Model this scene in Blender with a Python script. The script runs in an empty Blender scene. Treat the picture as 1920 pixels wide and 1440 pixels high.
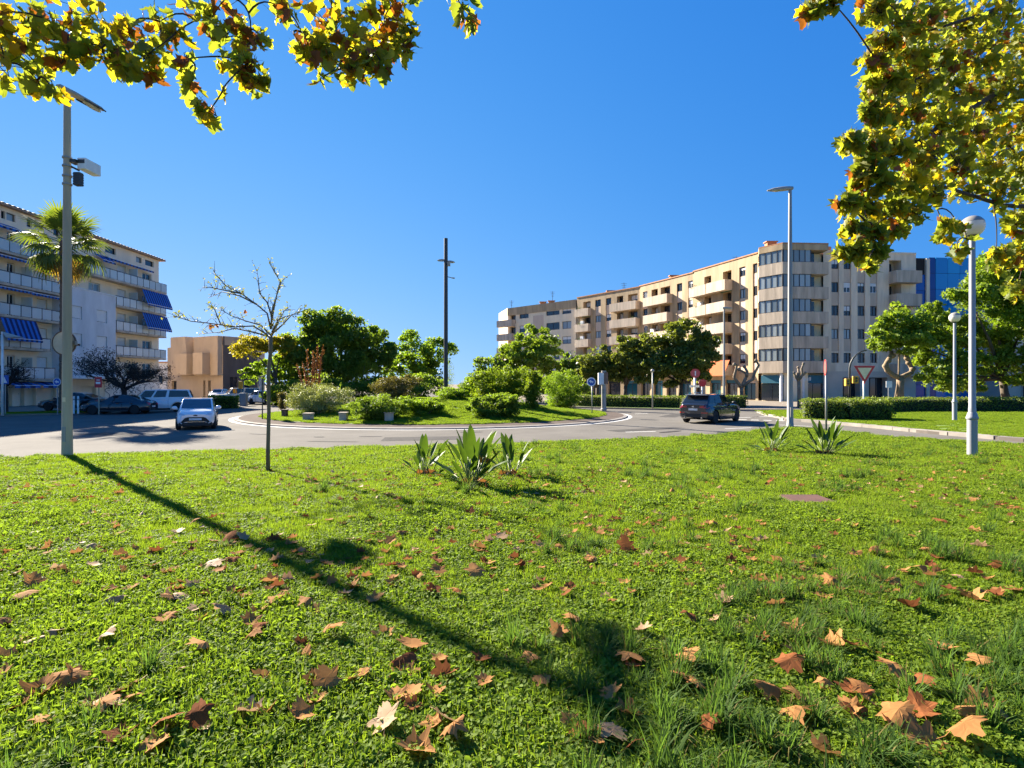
import bpy, bmesh, math, random
import numpy as np
from mathutils import Vector, Matrix, noise
R = math.radians
rnd = random.Random(7)
rng = np.random.default_rng(7)
SC = bpy.context.scene
COL = SC.collection
# ---------------------------------------------------------------- camera, sky, sun, exposure
F = 1050.0
CAM = Vector((0, 0, 1.45))
cam_d = bpy.data.cameras.new('camera'); cam = bpy.data.objects.new('camera', cam_d); COL.objects.link(cam)
cam.location = CAM; cam.rotation_euler = (R(90), 0, 0)
cam_d.sensor_width = 36; cam_d.lens = 36 * F / 1920; cam_d.clip_start = .05; cam_d.clip_end = 6000
SC.camera = cam
SUN_AZ, SUN_EL = R(44.8), R(28)          # azimuth to the left of +Y
W = bpy.data.worlds.new('World'); SC.world = W; W.use_nodes = True
nt = W.node_tree; nt.nodes.clear()
sky = nt.nodes.new('ShaderNodeTexSky'); sky.sky_type = 'NISHITA'; sky.sun_disc = False
sky.sun_elevation = SUN_EL; sky.sun_rotation = -SUN_AZ
sky.air_density = .8; sky.dust_density = 0.0; sky.ozone_density = 4.0; sky.altitude = 1500
hs = nt.nodes.new('ShaderNodeHueSaturation'); hs.inputs['Saturation'].default_value = 1.0
bg = nt.nodes.new('ShaderNodeBackground'); bg.inputs['Strength'].default_value = 0.097
wo = nt.nodes.new('ShaderNodeOutputWorld')
tc = nt.nodes.new('ShaderNodeTexCoord'); sx = nt.nodes.new('ShaderNodeSeparateXYZ'); cx = nt.nodes.new('ShaderNodeCombineXYZ'); ma = nt.nodes.new('ShaderNodeMath'); ma.operation = 'MULTIPLY_ADD'
ma.inputs[1].default_value = .72; ma.inputs[2].default_value = .22          # the clear air keeps its blue down to the roofs
nt.links.new(tc.outputs['Generated'], sx.inputs[0]); nt.links.new(sx.outputs[0], cx.inputs[0]); nt.links.new(sx.outputs[1], cx.inputs[1]); nt.links.new(sx.outputs[2], ma.inputs[0]); nt.links.new(ma.outputs[0], cx.inputs[2]); nt.links.new(cx.outputs[0], sky.inputs[0])
s3 = nt.nodes.new('ShaderNodeSeparateColor'); c3 = nt.nodes.new('ShaderNodeCombineColor'); nt.links.new(sky.outputs[0], s3.inputs[0])      # film response of the blue
for i_, (g_, k_) in enumerate(((2.1, .30), (.95, .50), (.42, 1.18))):
    q1 = nt.nodes.new('ShaderNodeMath'); q1.operation = 'POWER'; q1.inputs[1].default_value = g_; q2 = nt.nodes.new('ShaderNodeMath'); q2.operation = 'MULTIPLY'; q2.inputs[1].default_value = k_
    nt.links.new(s3.outputs[i_], q1.inputs[0]); nt.links.new(q1.outputs[0], q2.inputs[0]); nt.links.new(q2.outputs[0], c3.inputs[i_])
nt.links.new(c3.outputs[0], hs.inputs['Color']); nt.links.new(hs.outputs[0], bg.inputs['Color']); nt.links.new(bg.outputs[0], wo.inputs[0])
sl = bpy.data.lights.new('sun', 'SUN'); sl.energy = 4.5; sl.angle = R(.5); sl.color = (1, .91, .76)
sun = bpy.data.objects.new('sun', sl); COL.objects.link(sun)
SUNV = Vector((-math.sin(SUN_AZ) * math.cos(SUN_EL), math.cos(SUN_AZ) * math.cos(SUN_EL), math.sin(SUN_EL)))
sun.rotation_euler = SUNV.to_track_quat('Z', 'Y').to_euler(); sun.location = SUNV * 60
vs = SC.view_settings; vs.view_transform = 'Standard'; vs.look = 'None'; vs.exposure = 2.25; vs.gamma = 1.0; vs.use_curve_mapping = False
SC.cycles.use_denoising = True; SC.cycles.max_bounces = 8; SC.cycles.diffuse_bounces = 5; SC.cycles.glossy_bounces = 3
SC.cycles.transmission_bounces = 3; SC.cycles.transparent_max_bounces = 4; SC.cycles.use_adaptive_sampling = True; SC.cycles.adaptive_threshold = .02
SC.cycles.caustics_reflective = False; SC.cycles.caustics_refractive = False; SC.cycles.sample_clamp_indirect = 6
# ---------------------------------------------------------------- materials
MATS = {}
def mat(name, col, rough=.6, var=.18, scale=3., bump=0., bscale=40., metal=0., spec=.5, col2=None, streak=0., island=0., trans=0., objrand=0., coat=0., tcol=None):
    if name in MATS: return MATS[name]
    m = bpy.data.materials.new(name); m.use_nodes = True; MATS[name] = m
    t = m.node_tree; N = t.nodes; L = t.links
    b = N['Principled BSDF']; out = N['Material Output']
    b.inputs['Roughness'].default_value = rough; b.inputs['Metallic'].default_value = metal
    b.inputs['Specular IOR Level'].default_value = spec; b.inputs['Coat Weight'].default_value = coat
    c1 = Vector(col); c2 = Vector(col2) if col2 else c1 * (1 - var); c1 = c1 if col2 else c1 * (1 + var * .6)
    g = N.new('ShaderNodeNewGeometry')
    mp = N.new('ShaderNodeMapping'); L.new(g.outputs['Position'], mp.inputs['Vector'])
    if streak: mp.inputs['Scale'].default_value = (1, 1, streak)
    nz = N.new('ShaderNodeTexNoise'); nz.inputs['Scale'].default_value = scale; nz.inputs['Detail'].default_value = 6; nz.inputs['Roughness'].default_value = .65
    L.new(mp.outputs[0], nz.inputs['Vector'])
    fac = nz.outputs['Fac']
    def math2(op, a, bb):
        q = N.new('ShaderNodeMath'); q.operation = op
        for i, x in enumerate((a, bb)):
            if isinstance(x, (int, float)): q.inputs[i].default_value = x
            else: L.new(x, q.inputs[i])
        return q.outputs[0]
    fac = math2('ADD', math2('MULTIPLY', math2('SUBTRACT', fac, .5), 2.2), .5)
    if island: fac = math2('ADD', math2('MULTIPLY', fac, 1 - island), math2('MULTIPLY', g.outputs['Random Per Island'], island))
    if objrand:
        oi = N.new('ShaderNodeObjectInfo')
        fac = math2('ADD', math2('MULTIPLY', fac, 1 - objrand), math2('MULTIPLY', oi.outputs['Random'], objrand))
    mx = N.new('ShaderNodeMix'); mx.data_type = 'RGBA'; mx.inputs['A'].default_value = (*c1, 1); mx.inputs['B'].default_value = (*c2, 1)
    L.new(fac, mx.inputs['Factor']); mx.clamp_factor = True
    L.new(mx.outputs['Result'], b.inputs['Base Color'])
    if bump:
        n2 = N.new('ShaderNodeTexNoise'); n2.inputs['Scale'].default_value = bscale; n2.inputs['Detail'].default_value = 4
        L.new(g.outputs['Position'], n2.inputs['Vector'])
        bp = N.new('ShaderNodeBump'); bp.inputs['Strength'].default_value = bump; bp.inputs['Distance'].default_value = .02
        L.new(n2.outputs['Fac'], bp.inputs['Height']); L.new(bp.outputs[0], b.inputs['Normal'])
    if trans:
        tr = N.new('ShaderNodeBsdfTranslucent'); ms = N.new('ShaderNodeMixShader'); ms.inputs[0].default_value = trans
        if tcol:
            mt = N.new('ShaderNodeMix'); mt.data_type = 'RGBA'; mt.blend_type = 'MULTIPLY'; mt.inputs['Factor'].default_value = 1
            L.new(mx.outputs['Result'], mt.inputs['A']); mt.inputs['B'].default_value = (*tcol, 1); L.new(mt.outputs['Result'], tr.inputs['Color'])
        else: L.new(mx.outputs['Result'], tr.inputs['Color'])
        L.new(b.outputs[0], ms.inputs[1]); L.new(tr.outputs[0], ms.inputs[2]); L.new(ms.outputs[0], out.inputs[0])
    return m
# ---------------------------------------------------------------- mesh helpers
class MB:
    def __init__(s): s.v = []; s.f = []; s.m = []
    def add(s, vs, fs, m=0):
        k = len(s.v); s.v += [tuple(v) for v in vs]; s.f += [tuple(i + k for i in f) for f in fs]; s.m += [m] * len(fs); return s
    def box(s, lo, hi, m=0, M=None):
        x0, y0, z0 = lo; x1, y1, z1 = hi
        vs = [Vector(p) for p in ((x0,y0,z0),(x1,y0,z0),(x1,y1,z0),(x0,y1,z0),(x0,y0,z1),(x1,y0,z1),(x1,y1,z1),(x0,y1,z1))]
        if M is not None: vs = [M @ v for v in vs]
        return s.add(vs, [(0,3,2,1),(4,5,6,7),(0,1,5,4),(1,2,6,5),(2,3,7,6),(3,0,4,7)], m)
    def tube(s, pts, rads, n=8, m=0):
        pts = [Vector(p) for p in pts]; k = len(pts)
        if isinstance(rads, (int, float)): rads = [rads] * k
        d0 = (pts[1] - pts[0]).normalized(); u = d0.orthogonal().normalized(); vs = []; fs = []
        for i, p in enumerate(pts):
            d = (pts[min(i + 1, k - 1)] - pts[max(i - 1, 0)]).normalized()
            u = (u - d * u.dot(d)).normalized(); w = d.cross(u)
            for j in range(n):
                a = 2 * math.pi * j / n; vs.append(p + (u * math.cos(a) + w * math.sin(a)) * rads[i])
        for i in range(k - 1):
            for j in range(n): fs.append((i*n+j, i*n+(j+1)%n, (i+1)*n+(j+1)%n, (i+1)*n+j))
        fs.append(tuple(range(n - 1, -1, -1))); fs.append(tuple(range((k-1)*n, k*n)))
        return s.add(vs, fs, m)
    def lathe(s, prof, n=16, M=None, m=0, cap=True):
        M = M or Matrix(); vs = []; fs = []; k = len(prof)
        for r, z in prof:
            for j in range(n):
                a = 2*math.pi*j/n; vs.append(M @ Vector((max(r, 1e-4)*math.cos(a), max(r, 1e-4)*math.sin(a), z)))
        for i in range(k - 1):
            for j in range(n): fs.append((i*n+j, i*n+(j+1)%n, (i+1)*n+(j+1)%n, (i+1)*n+j))
        if cap: fs.append(tuple(range(n - 1, -1, -1))); fs.append(tuple(range((k-1)*n, k*n)))
        return s.add(vs, fs, m)
    def prism(s, poly, z0, z1, m=0, M=None):
        n = len(poly)
        f = lambda v: (M @ Vector(v)) if M is not None else v
        vs = [f((p[0], p[1], z0)) for p in poly] + [f((p[0], p[1], z1)) for p in poly]
        return s.add(vs, [tuple(range(n-1,-1,-1)), tuple(range(n, 2*n))] + [(i, (i+1)%n, n+(i+1)%n, n+i) for i in range(n)], m)
    def ell(s, c, r, nu=10, nv=6, m=0, M=None):
        vs = []; fs = []; c = Vector(c)
        for i in range(nv + 1):
            t = math.pi * i / nv
            for j in range(nu):
                a = 2*math.pi*j/nu; v = c + Vector((r[0]*math.sin(t)*math.cos(a), r[1]*math.sin(t)*math.sin(a), r[2]*math.cos(t)))
                vs.append(M @ v if M is not None else v)
        for i in range(nv):
            for j in range(nu): fs.append((i*nu+j, (i+1)*nu+j, (i+1)*nu+(j+1)%nu, i*nu+(j+1)%nu))
        return s.add(vs, fs, m)
def new_mesh(name, mb, mats, smooth=False):
    me = bpy.data.meshes.new(name); me.from_pydata(mb.v, [], mb.f)
    for x in (mats if isinstance(mats, (list, tuple)) else [mats]): me.materials.append(x)
    if any(mb.m): me.polygons.foreach_set('material_index', mb.m)
    if smooth: me.shade_smooth()
    me.update(); return me
CEN = {}
def tag(o, label=None, cat=None, group=None, kind=None):
    if label: o['label'] = label
    if cat: o['category'] = cat
    if group: o['group'] = group
    if kind: o['kind'] = kind
    return o
def thing(name, loc, label=None, cat=None, group=None, rz=0):
    o = bpy.data.objects.new(name, None); COL.objects.link(o); o.location = loc; o.rotation_euler.z = rz
    o.empty_display_size = .3; CEN[o.name] = Vector(loc); return tag(o, label, cat, group)
def ob(name, mb, mats, parent=None, smooth=False, bevel=0., seg=2, local=False, kind=None, label=None, angle=None):
    """link one mesh; vertices are in world space (or in the parent's space when local)"""
    V = np.array(mb.v, dtype=float); c = Vector((V.min(0) + V.max(0)) / 2)
    mb.v = [tuple(x) for x in (V - np.array(c))]
    me = new_mesh(name, mb, mats, smooth); o = bpy.data.objects.new(name, me); COL.objects.link(o)
    if parent is not None:
        o.parent = parent; o.location = c if (local and parent.type == 'EMPTY') else c - CEN.get(parent.name, Vector((0,0,0)))
        CEN[o.name] = c
    else: o.location = c; CEN[o.name] = c
    if bevel:
        b = o.modifiers.new('bevel', 'BEVEL'); b.width = bevel; b.segments = seg; b.limit_method = 'ANGLE'; b.angle_limit = R(35)
    if angle: me.set_sharp_from_angle(angle=R(angle))
    if kind: o['kind'] = kind
    if label: o['label'] = label
    return o
def place(name, me, parent, loc, rot=(0,0,0), scale=1):
    o = bpy.data.objects.new(name, me); COL.objects.link(o); o.parent = parent; o.location = loc
    if isinstance(rot, Matrix): o.rotation_euler = rot.to_euler()
    else: o.rotation_euler = rot
    o.scale = (scale,)*3 if isinstance(scale, (int, float)) else scale
    return o
def copy_tree(o, parent=None):
    c = o.copy(); COL.objects.link(c)
    if parent is not None: c.parent = parent; c.matrix_parent_inverse = o.matrix_parent_inverse
    for ch in [x for x in list(o.children)]: copy_tree(ch, c)
    return c
def np_mesh(name, V, Q, mats, mi=None, smooth=False):
    me = bpy.data.meshes.new(name); n = len(Q); k = Q.shape[1]
    me.vertices.add(len(V)); me.vertices.foreach_set('co', np.ascontiguousarray(V, dtype=np.float32).ravel())
    me.loops.add(n * k); me.loops.foreach_set('vertex_index', np.ascontiguousarray(Q, dtype=np.int32).ravel())
    me.polygons.add(n); me.polygons.foreach_set('loop_start', np.arange(0, n*k, k, dtype=np.int32))
    for x in (mats if isinstance(mats, (list, tuple)) else [mats]): me.materials.append(x)
    if mi is not None: me.polygons.foreach_set('material_index', np.ascontiguousarray(mi, dtype=np.int32))
    me.update(calc_edges=True); me.validate()
    if smooth: me.shade_smooth()
    return me
def np_ob(name, V, Q, mats, parent=None, kind=None, mi=None, smooth=False):
    c = (V.min(0) + V.max(0)) / 2
    o = bpy.data.objects.new(name, np_mesh(name, V - c, Q, mats, mi, smooth)); COL.objects.link(o); c = Vector(c)
    o.location = c - (CEN.get(parent.name, Vector((0,0,0))) if parent is not None else Vector((0,0,0)))
    if parent is not None: o.parent = parent
    CEN[o.name] = c
    if kind: o['kind'] = kind
    return o
# ---------------------------------------------------------------- terrain
IC = Vector((-5.2, 40.2, 0)); R_APRON, R_GRASS = 13.2, 11.7
ROADZ, KERBZ = -0.75, -0.64
def sstep(a, b, x):
    t = min(1, max(0, (x - a) / (b - a))); return t * t * (3 - 2 * t)
LAWN = [(-60, 6), (-40, 9), (-20, 12.6), (-13.2, 14.4), (-11.9, 14.9), (-7.3, 16.7), (-3.5, 17.7), (0, 18.7), (3.5, 20), (7, 21.6), (10.2, 23.6),
        (12.2, 25.5), (12.9, 25.7), (13.4, 25.0), (13.9, 23.6), (14.7, 21.0), (15.7, 19.6), (16.8, 18.4), (24, 12.5), (40, 4), (60, -10), (60, -30), (-60, -30)]
VERGE = [(16.9, 34.5), (16.7, 33.4), (17.3, 32.4), (18.3, 28.6), (18.8, 24.9), (19.7, 21.4), (24, 15.8), (40, 8.5), (75, -4), (75, 44), (24, 45), (19, 43.5), (17.6, 39)]
def inpoly(x, y, P):
    c = False; j = len(P) - 1
    for i in range(len(P)):
        xi, yi = P[i]; xj, yj = P[j]
        if (yi > y) != (yj > y) and x < (xj - xi) * (y - yi) / (yj - yi) + xi: c = not c
        j = i
    return c
def lawn_z(x, y):
    a = -.035 * max(y, -5); k = .08
    a = -.63 + k * math.log(1 + math.exp((a + .63) / k)) if (a + .63) / k < 30 else a
    return a + .02 * math.sin(x * .9 + 1) * math.sin(y * .7) * (1 if y < 14 else .4)
def island_z(x, y):
    r = math.hypot(x - IC.x, y - IC.y) / R_GRASS
    return -.60 + 1.0 * (1 - sstep(.15, 1.0, r))
def gz(x, y):
    r = math.hypot(x - IC.x, y - IC.y)
    if r < R_GRASS: return island_z(x, y)
    if r < R_APRON: return -.64
    if inpoly(x, y, LAWN): return lawn_z(x, y)
    if inpoly(x, y, VERGE): return -.62
    return ROADZ
def ray(px, py): return Vector(((px - 960) / F, 1, (720 - py) / F))
def at(px, py, y): return CAM + ray(px, py) * y
def gx(px, y): return (px - 960) / F * y
def hit(px, py):
    d = ray(px, py); y = 1.2
    while y < 130:
        p = CAM + d * y
        if p.z <= gz(p.x, p.y): return Vector((p.x, p.y, gz(p.x, p.y)))
        y += .03
    p = CAM + d * ((CAM.z - ROADZ) / max(-d.z, .012)); p.z = ROADZ; return p
def ground(px, y): x = gx(px, y); return Vector((x, y, gz(x, y)))
asphalt = mat('asphalt', (.15, .138, .122), .95, scale=.5, var=.2, bump=.15, bscale=180, spec=.06)
pave = mat('paving', (.24, .205, .165), 1., scale=1.2, var=.15, bump=.1, spec=.05)
kerbm = mat('kerb_stone', (.30, .27, .235), .95, scale=2., var=.25, bump=.15, spec=.1)
soil = mat('lawn_soil', (.060, .085, .016), .9, scale=1.6, col2=(.075, .06, .03), bump=.6, bscale=60)
apron_dark = mat('joint_mortar', (.12, .10, .085), .9)
turf = mat('far_turf', (.16, .24, .022), .9, scale=1.3, col2=(.10, .16, .018), bump=.9, bscale=30)
whitep = mat('road_paint', (.50, .49, .46), .9, scale=5, var=.2)
def sheet(name, poly, z, m, zf=None):
    mb = MB(); mb.add([(x, y, zf(x, y) if zf else z) for x, y in poly], [tuple(range(len(poly)))])
    o = ob(name, mb, m); return tag(o, kind='structure')
sheet('ground', [(-2500, -600), (2500, -600), (2500, 3500), (-2500, 3500)], -.80, pave)
sheet('road', [(-70, 2), (70, -20), (75, 60), (30, 62), (-1, 130), (-20, 150), (-46, 120), (-43.5, 75), (-70, 60)], ROADZ, asphalt)
def grid_sheet(name, poly, zf, m, step):
    bm = bmesh.new(); xs = [p[0] for p in poly]; ys = [p[1] for p in poly]
    vs = [bm.verts.new((x, y, 0)) for x, y in poly]; bm.faces.new(vs)
    x = max(min(xs), -40) + step
    while x < min(max(xs), 75): bmesh.ops.bisect_plane(bm, geom=bm.verts[:] + bm.edges[:] + bm.faces[:], plane_co=(x, 0, 0), plane_no=(1, 0, 0)); x += step
    y = max(min(ys), -8) + step
    while y < min(max(ys), 60): bmesh.ops.bisect_plane(bm, geom=bm.verts[:] + bm.edges[:] + bm.faces[:], plane_co=(0, y, 0), plane_no=(0, 1, 0)); y += step
    for v in bm.verts: v.co.z = zf(v.co.x, v.co.y)
    me = bpy.data.meshes.new(name); bmesh.ops.recalc_face_normals(bm, faces=bm.faces); bm.to_mesh(me); bm.free()
    me.materials.append(m); me.shade_smooth(); o = bpy.data.objects.new(name, me); COL.objects.link(o); return tag(o, kind='structure')
grid_sheet('lawn', LAWN, lawn_z, soil, 1.0)
grid_sheet('verge_lawn', VERGE, lambda x, y: -.62 + .0 * x, turf, 4.0)
def circ(c, r, n=96, a0=0, a1=360): return [(c.x + r*math.cos(R(a0+(a1-a0)*i/n)), c.y + r*math.sin(R(a0+(a1-a0)*i/n))) for i in range(n)]
def disc(name, zf, r, m, rings=16, n=96):
    mb = MB(); vs = [(IC.x, IC.y, zf(IC.x, IC.y))]; fs = []
    for k in range(1, rings + 1):
        for j in range(n):
            a = 2*math.pi*j/n; x = IC.x + r*k/rings*math.cos(a); y = IC.y + r*k/rings*math.sin(a); vs.append((x, y, zf(x, y) if k < rings else zf(IC.x+(r-.01)*math.cos(a), IC.y+(r-.01)*math.sin(a))))
    for j in range(n): fs.append((0, 1+j, 1+(j+1)%n))
    for k in range(1, rings):
        for j in range(n): fs.append((1+(k-1)*n+j, 1+k*n+j, 1+k*n+(j+1)%n, 1+(k-1)*n+(j+1)%n))
    mb.add(vs, fs); return tag(ob(name, mb, m, smooth=True), kind='structure')
disc('island_mound', island_z, R_GRASS, turf)
def ring(name, c, r0, r1, z0, z1, m, n=120, zi=None):
    mb = MB(); vs = []; fs = []; zi = z1 if zi is None else zi
    for j in range(n):
        a = 2*math.pi*j/n; ca, sa = math.cos(a), math.sin(a)
        vs += [(c.x+r0*ca, c.y+r0*sa, z0), (c.x+r0*ca, c.y+r0*sa, zi), (c.x+r1*ca, c.y+r1*sa, z1), (c.x+r1*ca, c.y+r1*sa, z0)]
    for j in range(n):
        k = (j+1) % n
        for q in range(3): fs.append((j*4+q, k*4+q, k*4+q+1, j*4+q+1))
    mb.add(vs, fs); return tag(ob(name, mb, m), kind='structure')
apronm = mat('apron_concrete', (.125, .10, .085), 1., scale=1.5, var=.25, bump=.2, spec=.04)
ring('island_apron', IC, R_GRASS, R_APRON - .22, ROADZ - .03, -.66, apronm, zi=-.62)
ring('island_kerb', IC, R_APRON - .22, R_APRON, ROADZ - .03, -.69, kerbm, zi=-.655)
ring('edge_line', IC, R_APRON + .05, R_APRON + .33, ROADZ - .03, ROADZ + .004, whitep)
def smooth_path(P, it=2):
    for _ in range(it):
        Q = [P[0]]
        for a, b in zip(P, P[1:]): Q += [(a[0]*.75+b[0]*.25, a[1]*.75+b[1]*.25), (a[0]*.25+b[0]*.75, a[1]*.25+b[1]*.75)]
        P = Q + [P[-1]]
    return P
def strip(name, path, w, z0, z1, m, side=1, closed=False):
    """a band along a path: outer edge on the path, inner edge w to its side"""
    mb = MB(); P = [Vector((x, y, 0)) for x, y in path]; n = len(P); vs = []; fs = []
    for i, p in enumerate(P):
        a = P[(i-1) % n] if (closed or i) else p; b = P[(i+1) % n] if (closed or i < n-1) else p
        d = (b - a).normalized(); q = p + Vector((-d.y, d.x, 0)) * w * side
        zz = z1(p.x, p.y) if callable(z1) else z1
        vs += [(p.x, p.y, z0), (p.x, p.y, zz), (q.x, q.y, zz), (q.x, q.y, z0)]
    for i in range(n if closed else n - 1):
        k = (i+1) % n
        for q in range(3): fs.append((i*4+q, k*4+q, k*4+q+1, i*4+q+1))
    mb.add(vs, fs); return tag(ob(name, mb, m), kind='structure')
strip('lawn_kerb', LAWN[:-2], .16, ROADZ - .03, lambda x, y: lawn_z(x, y) - .015, kerbm, side=1)
vk = strip('verge_kerb', VERGE[:9] , .40, ROADZ - .03, -.625, apron_dark, side=-1)
def kerb_stones(parent, path, w, z0, z1, side, step=1.0):
    P = smooth_path(path, 1); acc = []; 
    for a, b in zip(P, P[1:]):
        a, b = Vector((*a, 0)), Vector((*b, 0)); n = max(1, round((b-a).length/step))
        for i in range(n):
            p, q = a.lerp(b, i/n), a.lerp(b, (i+1)/n); u = (q-p).normalized(); v = Vector((-u.y, u.x, 0))*side*w; dz = rnd.uniform(-.008, .008)
            mb = MB(); k = [p+u*.012, q-u*.012, q-u*.012+v, p+u*.012+v]; mb.add([(*x.xy, z0) for x in k] + [(*x.xy, z1+dz) for x in k], [(0,1,5,4),(1,2,6,5),(2,3,7,6),(3,0,4,7),(4,5,6,7)]); ob('kerb_stone', mb, kerbm, parent)
kerb_stones(vk, [q for q in VERGE[:7]], .42, ROADZ, -.598, -1)
strip('verge_back_kerb', VERGE[9:] + VERGE[:1], .2, ROADZ - .03, -.60, kerbm, side=1)
strip('entry_edge_line', smooth_path([(13.5, 27.2), (14.4, 24.6), (15.3, 21.6), (16.4, 20), (17.6, 18.6), (24.5, 13.2), (36, 7)]), .16, ROADZ-.01, ROADZ + .004, whitep, side=1)
# dashed yield line, lane dashes and hatching of the approach on the right
mb = MB()
for i in range(7):
    a = Vector((13.9 + i*.62, 34.4 - i*.32)); mb.add([(a.x, a.y, ROADZ+.004), (a.x+.4, a.y-.2, ROADZ+.004), (a.x+.62, a.y+.2, ROADZ+.004), (a.x+.22, a.y+.4, ROADZ+.004)], [(0,1,2,3)])
for (x, y, dx, dy, l) in ((14.2, 30.2, .75, -.66, 1.8), (10.5, 27.6, .9, .3, 1.6), (5.2, 25.6, .95, .22, 1.5), (13.0, 38.0, .3, 1, 3), (15.5, 40.5, .3, 1, 3), (14.5, 36.2, .8, .5, 2.4), (15.8, 37.0, .8, .5, 2.4), (9, 41, .8, .55, 1.4), (-22, 33, .3, .95, 2)):
    d = Vector((dx, dy)).normalized(); n = Vector((-d.y, d.x))*.09
    mb.add([(x-n.x, y-n.y, ROADZ+.004), (x+d.x*l-n.x, y+d.y*l-n.y, ROADZ+.004), (x+d.x*l+n.x, y+d.y*l+n.y, ROADZ+.004), (x+n.x, y+n.y, ROADZ+.004)], [(0,1,2,3)])
tag(ob('road_marking', mb, whitep), kind='structure')
# repairs and oil stains in the asphalt, a drain cover
patchm = mat('asphalt_repair', (.085, .08, .075), .95, scale=2, var=.2, bump=.2, bscale=120, spec=.05); stain = mat('oil_stain', (.055, .05, .048), .8, scale=3, var=.3, spec=.1)
mb = MB()
for (x, y, w, l, a) in ((-3.5, 22.6, 1.6, 3.4, 8), (6.6, 27.2, 1.1, 4.5, 28), (-17.5, 24.5, 1.3, 2.6, -20), (11.5, 39.5, 1.2, 5, 60)):
    M = Matrix.Translation((x, y, ROADZ+.004)) @ Matrix.Rotation(R(a), 4, 'Z'); mb.add([M @ Vector(q) for q in ((-l/2,-w/2,0),(l/2,-w/2+.08,0),(l/2-.1,w/2,0),(-l/2+.05,w/2-.1,0))], [(0,1,2,3)])
tag(ob('road_repair', mb, patchm), kind='structure')
mb = MB()
for i in range(9):
    a = R(rnd.uniform(200, 345)); r_ = rnd.choice([15.2, 17.0, 18.8]) + rnd.gauss(0, .3); x, y = IC.x + r_*math.cos(a), IC.y + r_*math.sin(a)
    if inpoly(x, y, LAWN): continue
    t = a + math.pi/2; n = 9; l, w = rnd.uniform(.2, 1.1), rnd.uniform(.08, .2); mb.add([(x + l*math.cos(2*math.pi*j/n)*math.cos(t) - w*math.sin(2*math.pi*j/n)*math.sin(t), y + l*math.cos(2*math.pi*j/n)*math.sin(t) + w*math.sin(2*math.pi*j/n)*math.cos(t), ROADZ+.008+i*.0004) for j in range(n)], [tuple(range(n))])
tag(ob('oil_stains', mb, stain), kind='structure')
# far pavements
def slab(name, poly, z1, m, z0=ROADZ-.04): mb = MB(); mb.prism(poly, z0, z1); return tag(ob(name, mb, m), kind='structure')
PVL = [(-36.5, 36.8), (-34.4, 38.2), (-31.2, 41.2), (-30.6, 42.8), (-31.5, 44), (-36.5, 50), (-41, 62), (-44, 76), (-47, 76), (-60, 40), (-60, 30)]
slab('left_pavement', PVL, -.63, pave)
FAR = [(5.5, 51.5), (9, 49.2), (13.5, 46.6), (17, 45.6), (22, 46.2), (75, 46), (75, 75), (38, 75), (28, 90), (14, 106), (-2, 118), (-3, 110), (2, 80)]
slab('far_pavement', FAR, -.63, pave)
slab('far_turf_strip', [(5.9, 52), (9.2, 49.5), (13.6, 46.9), (17, 45.9), (17.5, 47.5), (14, 49), (6.6, 54)], -.60, turf, z0=-.64)
slab('left_turf_strip', [(-36.8, 37.1), (-34.3, 38.5), (-31.4, 41.3), (-32.3, 42.3), (-36.0, 40.6), (-38, 39.5)], -.59, turf, z0=-.64)
# ---------------------------------------------------------------- buildings
ochre = mat('ochre_render', (.45, .325, .185), .85, scale=1.1, var=.42, streak=.14, bump=.1)
beige = mat('beige_concrete', (.80, .63, .45), .85, scale=1.1, var=.32, streak=.15, bump=.1)
cream = mat('cream_render', (.82, .68, .47), .85, scale=.5, var=.18, streak=.3, bump=.08)
parap = mat('parapet_concrete', (.52, .42, .315), .85, scale=1.6, var=.42, streak=.12, bump=.12)
greyp = mat('grey_spandrel', (.60, .455, .33), .8, scale=.8, var=.2, streak=.3)
stone = mat('grey_stone', (.60, .48, .37), .7, scale=.6, var=.15, bump=.1)
roofm = mat('roof_gravel', (.30, .24, .19), .95, scale=2)
terra = mat('terracotta', (.45, .20, .08), .8, scale=2, var=.3)
alu = mat('dark_aluminium', (.035, .035, .04), .4, metal=.3)
walu = mat('white_aluminium', (.70, .70, .69), .45)
glassd = mat('dark_window_glass', (.018, .024, .035), .06, scale=.5, spec=.8, objrand=.5)
glassl = mat('curtained_glass', (.36, .41, .42), .10, scale=.9, col2=(.10, .13, .15), spec=.8, objrand=.75, streak=.3)
glassb = mat('blue_glass', (.003, .10, .42), .06, scale=.3, col2=(.002, .03, .18), spec=.4, objrand=.85)
glassc = mat('cyan_glass', (.015, .33, .66), .08, scale=.3, col2=(.005, .18, .5), spec=.4, objrand=.85)
tealg = mat('teal_glass', (.004, .07, .10), .1, scale=.5, objrand=.6)
darkin = mat('dark_interior', (.02, .018, .016), .9)
teal = mat('teal_fascia', (.008, .11, .17), .5)
shutm = mat('white_shutter', (.66, .66, .64), .55, scale=3, var=.08)
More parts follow.
